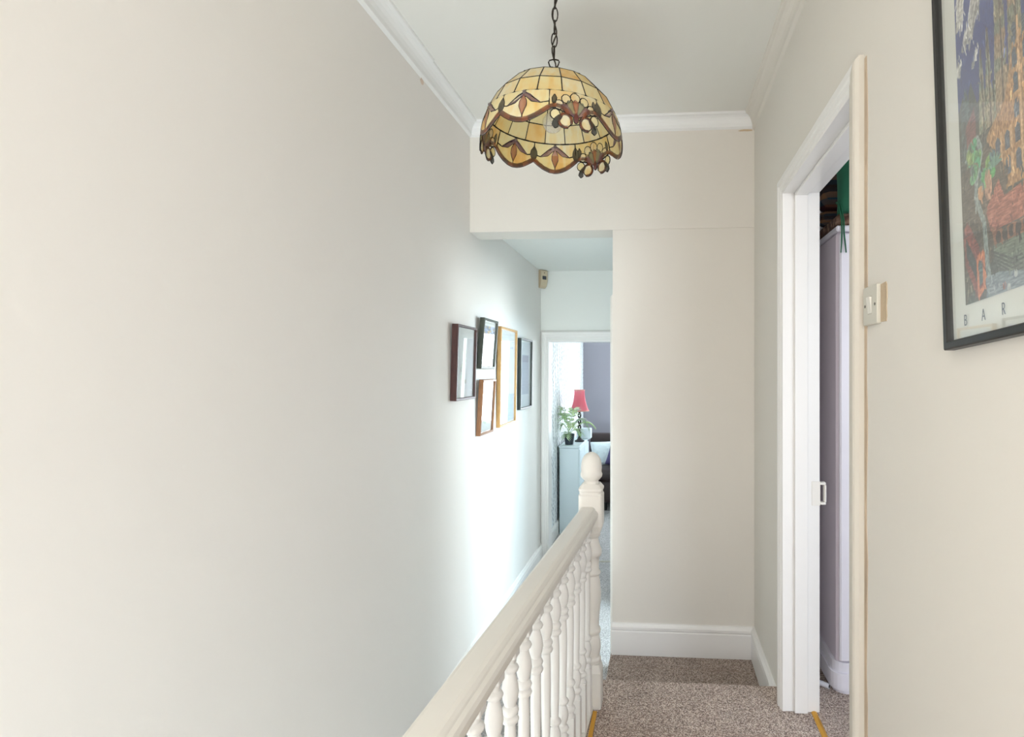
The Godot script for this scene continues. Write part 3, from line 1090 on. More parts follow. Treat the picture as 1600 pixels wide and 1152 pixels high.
func flower_unit(o: Node, lead: SurfaceTool, P: Callable, creams: Array, amber: Array, petal: Material, mid: Material, leafm: Material) -> void:
	var vb := func(u: float) -> float: return 0.885 + 0.105 * cos(PI * u)
	for s in [-1.0, 1.0]:
		glass_piece("glass_panel", [P.call(s * 0.5, 0.72), P.call(0, 0.72), P.call(s * 0.03, 0.75), P.call(s * 0.20, 0.80), P.call(s * 0.34, 0.85), P.call(s * 0.5, 0.835)], creams[rng.randi() % 2], lead, o, 0.0, 0.0017, true, P.call(0, 0).x)
		var pts := [P.call(s * 0.34, 0.85), P.call(s * 0.20, 0.80), P.call(s * 0.03, 0.75), P.call(0, 0.75)]
		for k in 6:
			var u: float = s * 0.1 * k
			pts.append(P.call(u, vb.call(u)))
		pts.append(P.call(s * 0.5, 0.835))
		glass_piece("glass_panel", pts, creams[rng.randi() % 4], lead, o, 0.0, 0.0017, true, P.call(0, 0).x)
		glass_piece("flower_petal", [P.call(0, 0.735), P.call(s * 0.12, 0.765), P.call(s * 0.34, 0.85), P.call(s * 0.17, 0.835), P.call(s * 0.06, 0.79), P.call(0, 0.775)], petal, lead, o, 0.0009)
	glass_piece("flower_petal", [P.call(0, 0.765), P.call(0.07, 0.83), P.call(0.075, 0.87), P.call(0, 0.95), P.call(-0.075, 0.87), P.call(-0.07, 0.83)], mid, lead, o, 0.001)
	var st := mb()
	var c: Vector2 = P.call(0, 0.742)
	for s in [-1.0, 1.0]:
		var bp := []
		var p := dome(c.x, c.y, 0.002 * s)
		for k in 7:
			var a := PI * k / 6.0
			bp.append(Vector2(0.0052 * sin(a), -0.0052 * cos(a)))
		lathe(st, bp, p, 10, 90)
	put("bead", st, flat_glass(Color(0.30, 0.15, 0.15)), o)
	glass_piece("leaf_piece", [P.call(-0.5, 0.755), P.call(-0.435, 0.80), P.call(-0.42, 0.84), P.call(-0.47, 0.89), P.call(-0.5, 0.90), P.call(-0.53, 0.89), P.call(-0.58, 0.84), P.call(-0.565, 0.80)], leafm, lead, o, 0.0014)
	var path := []
	for k in 9:
		var u := -0.5 + k / 8.0
		path.append(P.call(u, vb.call(u)))
	band(o, lead, path, 0.019, amber)


func shell_unit(o: Node, lead: SurfaceTool, P: Callable, creams: Array, amber: Array, fan: Array, leafm: Material, pale: Material, ruby: Material) -> void:
	# metres along the glass from the fan's root
	var Q := func(x: float, y: float) -> Vector2: return P.call(x / 0.1396, 0.965 - y / 0.29)
	for s in [-1.0, 1.0]:
		glass_piece("glass_panel", [P.call(s * 0.5, 0.72), P.call(0, 0.72), P.call(0, 0.96), P.call(s * 0.18, 0.925), P.call(s * 0.34, 0.90), P.call(s * 0.5, 0.885)], creams[rng.randi() % 4], lead, o, 0.0, 0.0017, true, P.call(0, 0).x)
	for k in 5:
		var a0 := deg_to_rad(-62.0 + 24.8 * k)
		var a1 := deg_to_rad(-62.0 + 24.8 * (k + 1))
		var am := (a0 + a1) / 2
		glass_piece("shell_petal", [Q.call(0.008 * sin(a0), 0.008 * cos(a0)), Q.call(0.041 * sin(a0), 0.041 * cos(a0)), Q.call(0.048 * sin(am), 0.048 * cos(am)), Q.call(0.041 * sin(a1), 0.041 * cos(a1)), Q.call(0.008 * sin(a1), 0.008 * cos(a1))], fan[k], lead, o, 0.001)
	for k in 7:
		var a := deg_to_rad(-84.0 + 28.0 * k)
		var big := 0.0138 if k == 3 else 0.0126
		var pts := []
		for i in 9:
			var t := TAU * i / 9
			pts.append(Q.call(0.054 * sin(a) + big * cos(t), 0.054 * cos(a) + big * sin(t)))
		glass_piece("shell_scallop", pts, creams[k % 2], lead, o, 0.0004)
	for s in [-1.0, 1.0]:
		var cx: float = s * 0.028
		var pts := []
		for i in 12:
			var t := TAU * i / 12
			pts.append(Q.call(cx + 0.0165 * cos(t), -0.008 + 0.0165 * sin(t)))
		glass_piece("glass_panel", pts, creams[1], lead, o, 0.0004)
		var ring := []
		for i in 11:
			var t: float = PI / 2 - s * (PI * 0.62) + s * TAU * 0.88 * i / 10.0
			ring.append(Q.call(cx - s * 0.0165 * cos(t) * -1.0, -0.008 + 0.0165 * sin(t)))
		band(o, lead, ring, 0.010, amber)
		# scroll that runs from the loop to the edge of the unit
		band(o, lead, [P.call(s * 0.5, 0.885), P.call(s * 0.43, 0.872), P.call(s * 0.36, 0.868), P.call(s * 0.28, 0.876), P.call(s * 0.20, 0.90), P.call(s * 0.13, 0.935)], 0.016, amber)
		glass_piece("leaf_piece", [Q.call(s * 0.036, 0.002), Q.call(s * 0.044, 0.004), Q.call(s * 0.054, -0.004), Q.call(s * 0.060, -0.016), Q.call(s * 0.050, -0.013), Q.call(s * 0.040, -0.006)], leafm, lead, o, 0.0014)
		glass_piece("leaf_piece", [Q.call(s * 0.048, -0.012), Q.call(s * 0.058, -0.010), Q.call(s * 0.061, -0.020), Q.call(s * 0.054, -0.028), Q.call(s * 0.046, -0.024)], leafm, lead, o, 0.0014)
		glass_piece("leaf_piece", [P.call(s * 0.40, 0.765), P.call(s * 0.36, 0.80), P.call(s * 0.38, 0.845), P.call(s * 0.41, 0.86), P.call(s * 0.44, 0.84), P.call(s * 0.445, 0.80)], leafm, lead, o, 0.0012)
	var jp := []
	for i in 10:
		var t := TAU * i / 10
		jp.append(Q.call(0.0065 * cos(t), 0.001 + 0.012 * sin(t)))
	glass_piece("jewel", jp, ruby, lead, o, 0.002)


# =====================================================================
# pictures
# =====================================================================
func framed(o: Node3D, w: float, h: float, depth: float, face: float, fm: Material, matm: Material, margin: Vector4, pm: Material, lip := 0.006) -> void:
	# local: x right, y up from the bottom edge, z out of the wall; margin = left, bottom, right, top
	var st := mb()
	var prof := [Vector2(0, 0), Vector2(0, depth - 0.002), Vector2(0.002, depth), Vector2(face - 0.002, depth), Vector2(face, depth - 0.002), Vector2(face, 0)]
	var X := Vector3.RIGHT
	var Y := Vector3.UP
	var Z := Vector3(0, 0, 1)
	sweep(st, prof, [[Vector3(-w / 2, 0, 0), X + Y, Z], [Vector3(w / 2, 0, 0), -X + Y, Z], [Vector3(w / 2, h, 0), -X - Y, Z], [Vector3(-w / 2, h, 0), X - Y, Z]], true)
	put("frame", st, fm, o)
	var zb := depth - lip - 0.004
	st = mb()
	box(st, Vector3(-w / 2 + face, face, 0.003), Vector3(w / 2 - face, h - face, zb - 0.003))
	put("mount_board", st, matm, o)
	st = mb()
	var lo := Vector2(-w / 2 + face + margin.x, face + margin.y)
	var hi := Vector2(w / 2 - face - margin.z, h - face - margin.w)
	quad_uv(st, Vector3(lo.x, lo.y, zb - 0.0018), Vector3(hi.x, lo.y, zb - 0.0018), Vector3(hi.x, hi.y, zb - 0.0018), Vector3(lo.x, hi.y, zb - 0.0018), Z)
	put("print", st, pm, o)
	st = mb()
	box(st, Vector3(-w / 2 + face, face, zb), Vector3(w / 2 - face, h - face, zb + 0.002))
	put("glass", st, M.glass, o)


func wall_picture(z0: float, z1: float, y0: float, y1: float, depth: float, lean: float, face: float, fm: Material, matm: Material, margin: Vector4, pm: Material, label: String) -> void:
	var o := thing("picture", Vector3(XL + 0.001, y0, -(absf(z0) + absf(z1)) / 2), label, "picture", "framed pictures on the left wall")
	o.rotation.y = PI / 2
	o.rotation.x = 0
	o.basis = Basis(Vector3.UP, PI / 2) * Basis(Vector3.RIGHT, asin(lean / (y1 - y0)))
	framed(o, absf(z1 - z0), y1 - y0, depth, face, fm, matm, margin, pm)


func pictures() -> void:
	var nz: FastNoiseLite = M.paint_noise
	nz.frequency = 0.02
	var r := RandomNumberGenerator.new()
	r.seed = 3
	# 1: pale drawing of a plant
	var im := Image.create(160, 220, false, Image.FORMAT_RGB8)
	im.fill(Color(0.80, 0.83, 0.82))
	for k in 60:
		var t := k / 60.0
		var c := Vector2(0.42 + 0.10 * sin(t * 7.0) + r.randf_range(-0.16, 0.16) * t, 0.18 + 0.72 * t)
		p_disc(im, c, r.randf_range(0.02, 0.07), r.randf_range(0.015, 0.05), Color(0.55 + r.randf() * 0.2, 0.64 + r.randf() * 0.16, 0.55 + r.randf() * 0.12), 0.06)
	p_curve(im, [Vector2(0.46, 0.2), Vector2(0.38, 0.36), Vector2(0.46, 0.5), Vector2(0.36, 0.66), Vector2(0.4, 0.9)], 0.008, Color(0.35, 0.42, 0.38))
	var brown := wood(Color(0.22, 0.12, 0.11), Color(0.30, 0.17, 0.15))
	wall_picture(-2.70, -2.99, 1.136, 1.500, 0.030, 0.010, 0.012, brown, mat(Color(0.84, 0.86, 0.85), 0.8), Vector4(0.03, 0.04, 0.03, 0.04), image_mat(im), "dark reddish-brown framed pale plant drawing, nearest of the wall pictures")
	# 2: small dark frame above
	im = Image.create(128, 200, false, Image.FORMAT_RGB8)
	im.fill(Color(0.93, 0.94, 0.92))
	p_poly(im, [Vector2(0.0, 0.04), Vector2(1, 0.04), Vector2(1, 0.26), Vector2(0, 0.26)], Color(0.45, 0.55, 0.72), 0.12)
	for k in 26:
		p_disc(im, Vector2(r.randf(), r.randf_range(0.06, 0.25)), 0.09, 0.03, [Color(0.75, 0.62, 0.32), Color(0.25, 0.33, 0.5), Color(0.72, 0.78, 0.88)][k % 3], 0.08)
	for k in 5:
		p_stroke(im, Vector2(0.08, 0.31 + 0.035 * k), Vector2(0.92, 0.31 + 0.035 * k), 0.006, 0.006, Color(0.52, 0.6, 0.7))
	wall_picture(-3.10, -3.37, 1.290, 1.567, 0.026, 0.020, 0.014, wood(Color(0.22, 0.24, 0.20), Color(0.30, 0.32, 0.28)), mat(Color(0.9, 0.91, 0.88), 0.8), Vector4(0.012, 0.012, 0.012, 0.016), image_mat(im), "small dark green-grey framed print with a blue picture above text")
	# 3: tall light wood frame
	im = Image.create(128, 256, false, Image.FORMAT_RGB8)
	im.fill(Color(0.90, 0.92, 0.93))
	p_poly(im, [Vector2(0, 0), Vector2(1, 0), Vector2(1, 0.10), Vector2(0, 0.16)], Color(0.80, 0.84, 0.84), 0.04)
	for k in 16:
		p_stroke(im, Vector2(0.12 + 0.05 * k, 0.155), Vector2(0.12 + 0.05 * k, 0.185), 0.012, 0.012, Color(0.66, 0.71, 0.74))
	p_poly(im, [Vector2(0, 0.70), Vector2(1, 0.70), Vector2(1, 0.73), Vector2(0, 0.73)], Color(0.72, 0.80, 0.86), 0.04)
	p_poly(im, [Vector2(0.55, 0.73), Vector2(0.98, 0.73), Vector2(0.98, 1), Vector2(0.5, 1)], Color(0.74, 0.83, 0.88), 0.04)
	wall_picture(-3.48, -3.88, 0.935, 1.546, 0.024, 0.010, 0.014, wood(Color(0.72, 0.54, 0.31), Color(0.82, 0.66, 0.42)), mat(Color(0.9, 0.91, 0.9), 0.8), Vector4(0.01, 0.01, 0.01, 0.01), image_mat(im), "tall light wood framed pale print, largest on the left wall")
	# 4: dark text poster
	im = Image.create(128, 200, false, Image.FORMAT_RGB8)
	im.fill(Color(0.62, 0.68, 0.72))
	for k in 30:
		var y := 0.03 + 0.032 * k
		var hgt := 0.022 if k < 5 else 0.010
		var x := 0.05
		while x < 0.9:
			var l := r.randf_range(0.06, 0.25)
			p_poly(im, [Vector2(x, y), Vector2(minf(x + l, 0.95), y), Vector2(minf(x + l, 0.95), y + hgt), Vector2(x, y + hgt)], Color(0.34, 0.36, 0.4) if k < 5 else Color(0.50, 0.56, 0.60), 0.05)
			x += l + 0.04
	wall_picture(-4.00, -4.36, 1.006, 1.505, 0.026, 0.006, 0.013, wood(Color(0.15, 0.18, 0.17), Color(0.22, 0.26, 0.24)), mat(Color(0.85, 0.89, 0.87), 0.8), Vector4(0.06, 0.09, 0.06, 0.10), image_mat(im), "dark framed grey text print with a wide mount, furthest along the wall")
	# 5: small wood frame below
	im = Image.create(128, 200, false, Image.FORMAT_RGB8)
	im.fill(Color(0.94, 0.95, 0.93))
	p_poly(im, [Vector2(0, 0.16), Vector2(1, 0.16), Vector2(1, 0.22), Vector2(0, 0.22)], Color(0.78, 0.82, 0.84), 0.05)
	for k in 30:
		p_disc(im, Vector2(r.randf(), r.randf_range(0.6, 0.85)), 0.08, 0.03, Color(0.70 + r.randf() * 0.15, 0.82, 0.66 + r.randf() * 0.15), 0.06)
	wall_picture(-3.09, -3.34, 0.928, 1.232, 0.024, 0.018, 0.014, wood(Color(0.50, 0.33, 0.20), Color(0.62, 0.44, 0.28)), mat(Color(0.92, 0.92, 0.9), 0.8), Vector4(0.01, 0.01, 0.01, 0.01), image_mat(im), "small mid-brown wood framed pale green print hung lowest")


func wood(a: Color, b: Color) -> StandardMaterial3D:
	var m := mat(Color.WHITE, 0.4)
	m.albedo_texture = noise_tex(128, 0.05, [a, b], 8, 3)
	m.uv1_triplanar = true
	m.uv1_scale = Vector3(12, 2, 12)
	return m


func poster() -> void:
	var nz: FastNoiseLite = M.paint_noise
	nz.frequency = 0.03
	var W := 0.46
	var im := Image.create(640, 900, false, Image.FORMAT_RGB8)
	var r := RandomNumberGenerator.new()
	r.seed = 9
	# px(), py(): metres from the print's lower left corner turned to 0..1
	var T := func(x: float, y: float) -> Vector2: return Vector2(x * 0.76 / 0.46, 1.0 - y / 0.66)
	for y in 900:
		var t := y / 900.0
		var c := Color(0.22, 0.36, 0.62).lerp(Color(0.17, 0.22, 0.44), clampf(t * 1.7, 0, 1))
		for x in 640:
			var n := nz.get_noise_2d(x * 2.0, y * 5.0) * 0.07
			im.set_pixel(x, y, Color(c.r + n, c.g + n, c.b + n))
	# swirling white clouds
	for bundle in [[0.012, 0.42, 0.05, 0.56, 0.011, 26], [0.034, 0.385, 0.125, 0.50, 0.014, 40], [0.05, 0.40, 0.17, 0.60, 0.012, 20], [0.006, 0.355, 0.02, 0.40, 0.007, 8], [0.062, 0.345, 0.085, 0.375, 0.004, 8]]:
		for k in bundle[5]:
			var t0 := r.randf() * 0.5
			var t1 := t0 + 0.2 + r.randf() * 0.4
			var off: float = r.randf_range(-1.0, 1.0) * bundle[4]
			var p0 := Vector2(bundle[0], bundle[1])
			var p1 := Vector2(bundle[2], bundle[3])
			var a2 := p0.lerp(p1, t0) + Vector2(off, -off * 0.4)
			var b2 := p0.lerp(p1, t1) + Vector2(off, -off * 0.4)
			var m2 := (a2 + b2) * 0.5 + Vector2(-0.003, 0.002)
			var g := r.randf_range(0.5, 0.86)
			p_curve(im, [T.call(a2.x, a2.y), T.call(m2.x, m2.y), T.call(b2.x, b2.y)], r.randf_range(0.002, 0.007), Color(g, g, g * 0.97), 0.08)
	for k in 20:
		var a: Vector2 = T.call(0.2 + r.randf() * 0.26, 0.5 + r.randf() * 0.14)
		p_stroke(im, a, a + Vector2(0.07, -0.05), 0.003, 0.007, Color(0.6, 0.66, 0.74), 0.1)
	# dark left blocks
	p_poly(im, [T.call(0, 0.30), T.call(0.02, 0.32), T.call(0.03, 0.30), T.call(0.05, 0.33), T.call(0.07, 0.29), T.call(0.10, 0.30), T.call(0.62, 0.30), T.call(0.62, 0), T.call(0, 0)], Color(0.27, 0.29, 0.26), 0.09)
	p_poly(im, [T.call(0.008, 0.29), T.call(0.03, 0.335), T.call(0.045, 0.29), T.call(0.045, 0.22), T.call(0.008, 0.22)], Color(0.28, 0.34, 0.34), 0.09)
	p_poly(im, [T.call(0.028, 0.27), T.call(0.062, 0.29), T.call(0.062, 0.23), T.call(0.028, 0.22)], Color(0.45, 0.27, 0.26), 0.09)
	# slender towers
	for tw in [[0.088, 0.24, 0.365, 0.014], [0.112, 0.24, 0.39, 0.014], [0.138, 0.2, 0.36, 0.016], [0.152, 0.2, 0.66, 0.022], [0.196, 0.25, 0.66, 0.024], [0.262, 0.2, 0.66, 0.04], [0.35, 0.2, 0.66, 0.034], [0.41, 0.2, 0.6, 0.024], [0.47, 0.2, 0.63, 0.03], [0.54, 0.2, 0.58, 0.03]]:
		var cx: float = tw[0]
		for k in 26:
			var t0 := k / 26.0
			var t1 := (k + 1) / 26.0
			var h0 := lerpf(tw[1], tw[2], t0)
			var h1 := lerpf(tw[1], tw[2], t1)
			var w0: float = tw[3] * pow(1.0 - t0 * 0.93, 0.8)
			var w1: float = tw[3] * pow(1.0 - t1 * 0.93, 0.8)
			var warm := Color(0.62, 0.50, 0.38).lerp(Color(0.45, 0.48, 0.42), r.randf())
			if tw[2] < 0.45:
				warm = Color(0.45, 0.50, 0.44).lerp(Color(0.58, 0.54, 0.44), r.randf())
			p_poly(im, [T.call(cx - w0, h0), T.call(cx + w0, h0), T.call(cx + w1, h1), T.call(cx - w1, h1)], warm, 0.12, Vector2(6, 2))
			p_stroke(im, T.call(cx + w0 * 0.2, h0), T.call(cx + w1 * 0.2, h1), 0.003, 0.003, Color(0.36, 0.31, 0.27), 0.08)
	# tan facade with windows
	p_poly(im, [T.call(0.10, 0.14), T.call(0.10, 0.23), T.call(0.16, 0.26), T.call(0.19, 0.33), T.call(0.32, 0.36), T.call(0.62, 0.36), T.call(0.62, 0.12)], Color(0.62, 0.48, 0.31), 0.12, Vector2(6, 2))
	for i in 15:
		for j in 6:
			var c: Vector2 = T.call(0.125 + 0.03 * i, 0.155 + 0.034 * j)
			if i > 1 or j < 2:
				p_poly(im, [c, c + Vector2(0.022, 0), c + Vector2(0.022, -0.032), c + Vector2(0.011, -0.04), c + Vector2(0, -0.032)], Color(0.30, 0.35, 0.40), 0.08)
				p_stroke(im, c + Vector2(0.03, 0.01), c + Vector2(0.03, -0.045), 0.004, 0.004, Color(0.74, 0.62, 0.46), 0.08)
	# road and garden
	p_poly(im, [T.call(0.0, 0.2), T.call(0.10, 0.22), T.call(0.16, 0.16), T.call(0.12, 0.06), T.call(0.0, 0.0)], Color(0.34, 0.30, 0.24), 0.09)
	for s in [0.0, 0.006]:
		p_curve(im, [T.call(0.02 + s, 0.215), T.call(0.035 + s, 0.235), T.call(0.06 + s, 0.24), T.call(0.075 + s, 0.215), T.call(0.055 + s, 0.18), T.call(0.05 + s, 0.15), T.call(0.075 + s, 0.11), T.call(0.08 + s, 0.05), T.call(0.09 + s, 0.0)], 0.006, Color(0.52, 0.56, 0.55), 0.1)
	for g in [[0.045, 0.225, 0.02], [0.06, 0.205, 0.016], [0.082, 0.172, 0.017], [0.107, 0.185, 0.018], [0.05, 0.19, 0.012]]:
		for k in 9:
			p_disc(im, T.call(g[0] + r.randf_range(-0.6, 0.6) * g[2], g[1] + r.randf_range(-0.7, 0.7) * g[2]), 0.016, 0.013, Color(0.26 + r.randf() * 0.25, 0.42 + r.randf() * 0.22, 0.32 + r.randf() * 0.15), 0.08)
	p_disc(im, T.call(0.07, 0.155), 0.016, 0.016, Color(0.72, 0.55, 0.38))
	p_disc(im, T.call(0.096, 0.16), 0.02, 0.035, Color(0.66, 0.52, 0.42))
	for k in 7:
		var a := PI * k / 6.0
		p_stroke(im, T.call(0.12, 0.182), T.call(0.12 + 0.022 * cos(a), 0.182 + 0.016 * sin(a)), 0.006, 0.002, Color(0.4, 0.54, 0.48))
	# round building with an orange roof
	p_poly(im, [T.call(0.085, 0.125), T.call(0.13, 0.158), T.call(0.145, 0.13), T.call(0.22, 0.135), T.call(0.34, 0.12), T.call(0.34, 0.085), T.call(0.10, 0.09)], Color(0.60, 0.37, 0.29), 0.1)
	p_poly(im, [T.call(0.10, 0.10), T.call(0.115, 0.088), T.call(0.22, 0.086), T.call(0.30, 0.095), T.call(0.30, 0.06), T.call(0.11, 0.065)], Color(0.55, 0.38, 0.28), 0.09)
	for k in 9:
		p_disc(im, T.call(0.122 + 0.02 * k, 0.078), 0.013, 0.013, Color(0.26, 0.22, 0.2))
	p_poly(im, [T.call(0.10, 0.07), T.call(0.30, 0.064), T.call(0.30, 0.02), T.call(0.20, 0.018), T.call(0.12, 0.03)], Color(0.43, 0.46, 0.40), 0.08)
	for k in 6:
		p_curve(im, [T.call(0.10 + 0.004 * k, 0.062 - 0.006 * k), T.call(0.16, 0.04 - 0.006 * k), T.call(0.30, 0.045 - 0.006 * k)], 0.002, Color(0.30, 0.31, 0.29))
	# red tram
	p_poly(im, [T.call(0.005, 0.115), T.call(0.02, 0.125), T.call(0.072, 0.06), T.call(0.072, 0.015), T.call(0.05, 0.0), T.call(0.005, 0.06)], Color(0.50, 0.24, 0.19), 0.1)
	p_poly(im, [T.call(0.012, 0.10), T.call(0.045, 0.058), T.call(0.045, 0.03), T.call(0.012, 0.072)], Color(0.22, 0.24, 0.24), 0.06)
	p_poly(im, [T.call(0.052, 0.055), T.call(0.068, 0.06), T.call(0.066, 0.026), T.call(0.052, 0.018)], Color(0.34, 0.42, 0.42), 0.08)
	p_curve(im, [T.call(0.05, 0.062), T.call(0.072, 0.068), T.call(0.07, 0.018), T.call(0.05, 0.008), T.call(0.05, 0.062)], 0.006, Color(0.72, 0.44, 0.28))
	# pale square at the bottom
	p_poly(im, [T.call(0.075, 0.03), T.call(0.12, 0.03), T.call(0.2, 0.018), T.call(0.62, 0.03), T.call(0.62, 0), T.call(0.08, 0)], Color(0.48, 0.52, 0.54), 0.08)
	for k in 40:
		p_disc(im, T.call(0.09 + r.randf() * 0.36, r.randf() * 0.02), 0.008, 0.008, [Color(0.62, 0.44, 0.38), Color(0.66, 0.68, 0.66), Color(0.4, 0.44, 0.5)][k % 3])
	# dabs of broken colour
	for k in 2600:
		var p := Vector2(r.randf() * 0.98 + 0.01, r.randf() * 0.98 + 0.01)
		var c := im.get_pixel(int(p.x * 639), int(p.y * 899))
		var j := r.randf_range(-0.14, 0.16)
		var a := r.randf_range(0.9, 2.3)
		var l := r.randf_range(0.006, 0.02)
		if p.y < 0.4:
			l *= 1.8
			j *= 0.4
		p_stroke(im, p, p + Vector2(cos(a), sin(a)) * l, r.randf_range(0.0015, 0.004), 0.0012, Color(c.r + j, c.g + j * 0.95, c.b + j * 0.8), 0.05)
	for y in 900:
		for x in 640:
			var c := im.get_pixel(x, y)
			c.s = minf(1.0, c.s * 0.95)
			im.set_pixel(x, y, Color((c.r - 0.4) * 1.3 + 0.38, (c.g - 0.4) * 1.3 + 0.38, (c.b - 0.4) * 1.3 + 0.38))
	var o := Node3D.new()
	o.name = "poster"
	add_child(o)
	tag(o, "large tilted black framed city painting poster on the right wall", "poster")
	# lower left corner of the frame sits at z -0.985, y 1.312
	o.basis = Basis(Vector3.UP, -PI / 2) * Basis(Vector3(0, 0, 1), deg_to_rad(4.2))
	var w := 0.575
	var h := 0.79
	o.position = Vector3(XR - 0.001, 1.312, -0.985) + o.basis * Vector3(w / 2, 0, 0)
	framed(o, w, h, 0.017, 0.013, M.black, mat(Color(0.86, 0.87, 0.83), 0.8), Vector4(0.042, 0.050, 0.047, 0.054), image_mat(im, 0.5), 0.004)
	# lettering in the lower margin
	var word := "BARCELONA"
	for i in word.length():
		var tm := TextMesh.new()
		tm.text = word[i]
		var f := SystemFont.new()
		f.font_names = PackedStringArray(["Droid Sans"])
		tm.font = f
		tm.font_size = 64
		tm.pixel_size = 0.00042
		tm.depth = 0.0004
		tm.material = mat(Color(0.30, 0.33, 0.38), 0.7)
		var t := MeshInstance3D.new()
		t.name = "letter"
		t.mesh = tm
		o.add_child(t, true)
		t.position = Vector3(-w / 2 + 0.056 + 0.0495 * i, 0.040, 0.0088)
		t.scale = Vector3(0.6, 0.86, 1)


# =====================================================================
# small fittings
# =====================================================================
func switch_plate() -> void:
	var o := thing("light_switch", Vector3(XR, 1.424, -1.343), "cream single light switch on the right wall beside the door frame", "light switch")
	o.rotation.y = -PI / 2
	var st := mb()
	sweep(st, rounded(0.086, 0.086, 0.004, 3), [[Vector3(0, 0, 0), Vector3.RIGHT, Vector3.UP], [Vector3(0, 0, 0.007), Vector3.RIGHT, Vector3.UP], [Vector3(0, 0, 0.009), Vector3.RIGHT * 0.96, Vector3.UP * 0.96]])
	put("plate", st, mat(Color(0.82, 0.81, 0.76), 0.4), o)
	st = mb()
	box(st, Vector3(-0.0125, -0.02, 0.006), Vector3(0.0125, 0.02, 0.0093))
	var sur := put("rocker_surround", st, mat(Color(0.72, 0.70, 0.65), 0.5), o)
	st = mb()
	sweep(st, [Vector2(-0.018, 0.006), Vector2(-0.018, 0.010), Vector2(0.0, 0.0115), Vector2(0.018, 0.0145), Vector2(0.018, 0.006)], [[Vector3(-0.0105, 0, 0), Vector3.UP, Vector3(0, 0, 1)], [Vector3(0.0105, 0, 0), Vector3.UP, Vector3(0, 0, 1)]])
	put("rocker", st, M.plastic, o)
	for s in [-1.0, 1.0]:
		st = mb()
		lathe(st, [Vector2(0.0, 0.0), Vector2(0.0034, 0.0), Vector2(0.0034, 0.001), Vector2(0.0, 0.0016)], Vector3.ZERO, 12)
		var sc := put("screw", st, mat(Color(0.28, 0.26, 0.22), 0.4, 0.6), o)
		sc.position = Vector3(s * 0.0301, 0, 0.0086)
		sc.rotation.x = PI / 2
	# bare patch of old paint beside it
	st = mb()
	var p := [Vector2(-0.017, -0.040), Vector2(0.014, -0.041), Vector2(0.017, -0.030), Vector2(0.015, -0.01), Vector2(0.018, 0.012), Vector2(0.016, 0.036), Vector2(0.012, 0.042), Vector2(-0.017, 0.040)]
	sweep(st, p, [[Vector3(XR, 1.424, -1.283), Vector3(0, 0, 1), Vector3.UP], [Vector3(XR - 0.0016, 1.424, -1.283), Vector3(0, 0, 1), Vector3.UP]])
	tag(put("paint_patch", st, paint_mat(Color(0.84, 0.76, 0.64), 0.8, 0.3, 0.15)), "bare tan patch of old paint beside the light switch", "paint patch")


func sensor() -> void:
	var o := thing("motion_sensor", Vector3(XL + 0.004, 1.952, ZF + 0.045), "beige alarm motion sensor high in the corner of the lower landing", "sensor")
	o.rotation.y = deg_to_rad(48)
	o.scale = Vector3.ONE * 1.2
	var st := mb()
	box(st, Vector3(-0.022, 0.004, 0.0), Vector3(0.022, 0.124, 0.012))
	put("back_plate", st, mat(Color(0.30, 0.24, 0.18), 0.6), o)
	st = mb()
	sweep(st, [Vector2(0.012, 0.0), Vector2(0.012, 0.122), Vector2(0.036, 0.122), Vector2(0.048, 0.116), Vector2(0.048, 0.045), Vector2(0.038, 0.012), Vector2(0.026, 0.002)], [[Vector3(-0.026, 0, 0), Vector3(0, 0, 1), Vector3.UP], [Vector3(0.026, 0, 0), Vector3(0, 0, 1), Vector3.UP]])
	put("housing", st, mat(Color(0.80, 0.74, 0.63), 0.45), o)
	st = mb()
	bev(st, Vector3(-0.016, 0.056, 0.046), Vector3(0.016, 0.080, 0.051), 0.002)
	put("lens", st, mat(Color(0.26, 0.27, 0.30), 0.25), o)
	st = mb()
	bev(st, Vector3(-0.003, 0.098, 0.046), Vector3(0.003, 0.104, 0.050), 0.001)
	put("indicator", st, mat(Color(0.3, 0.12, 0.1), 0.3), o)


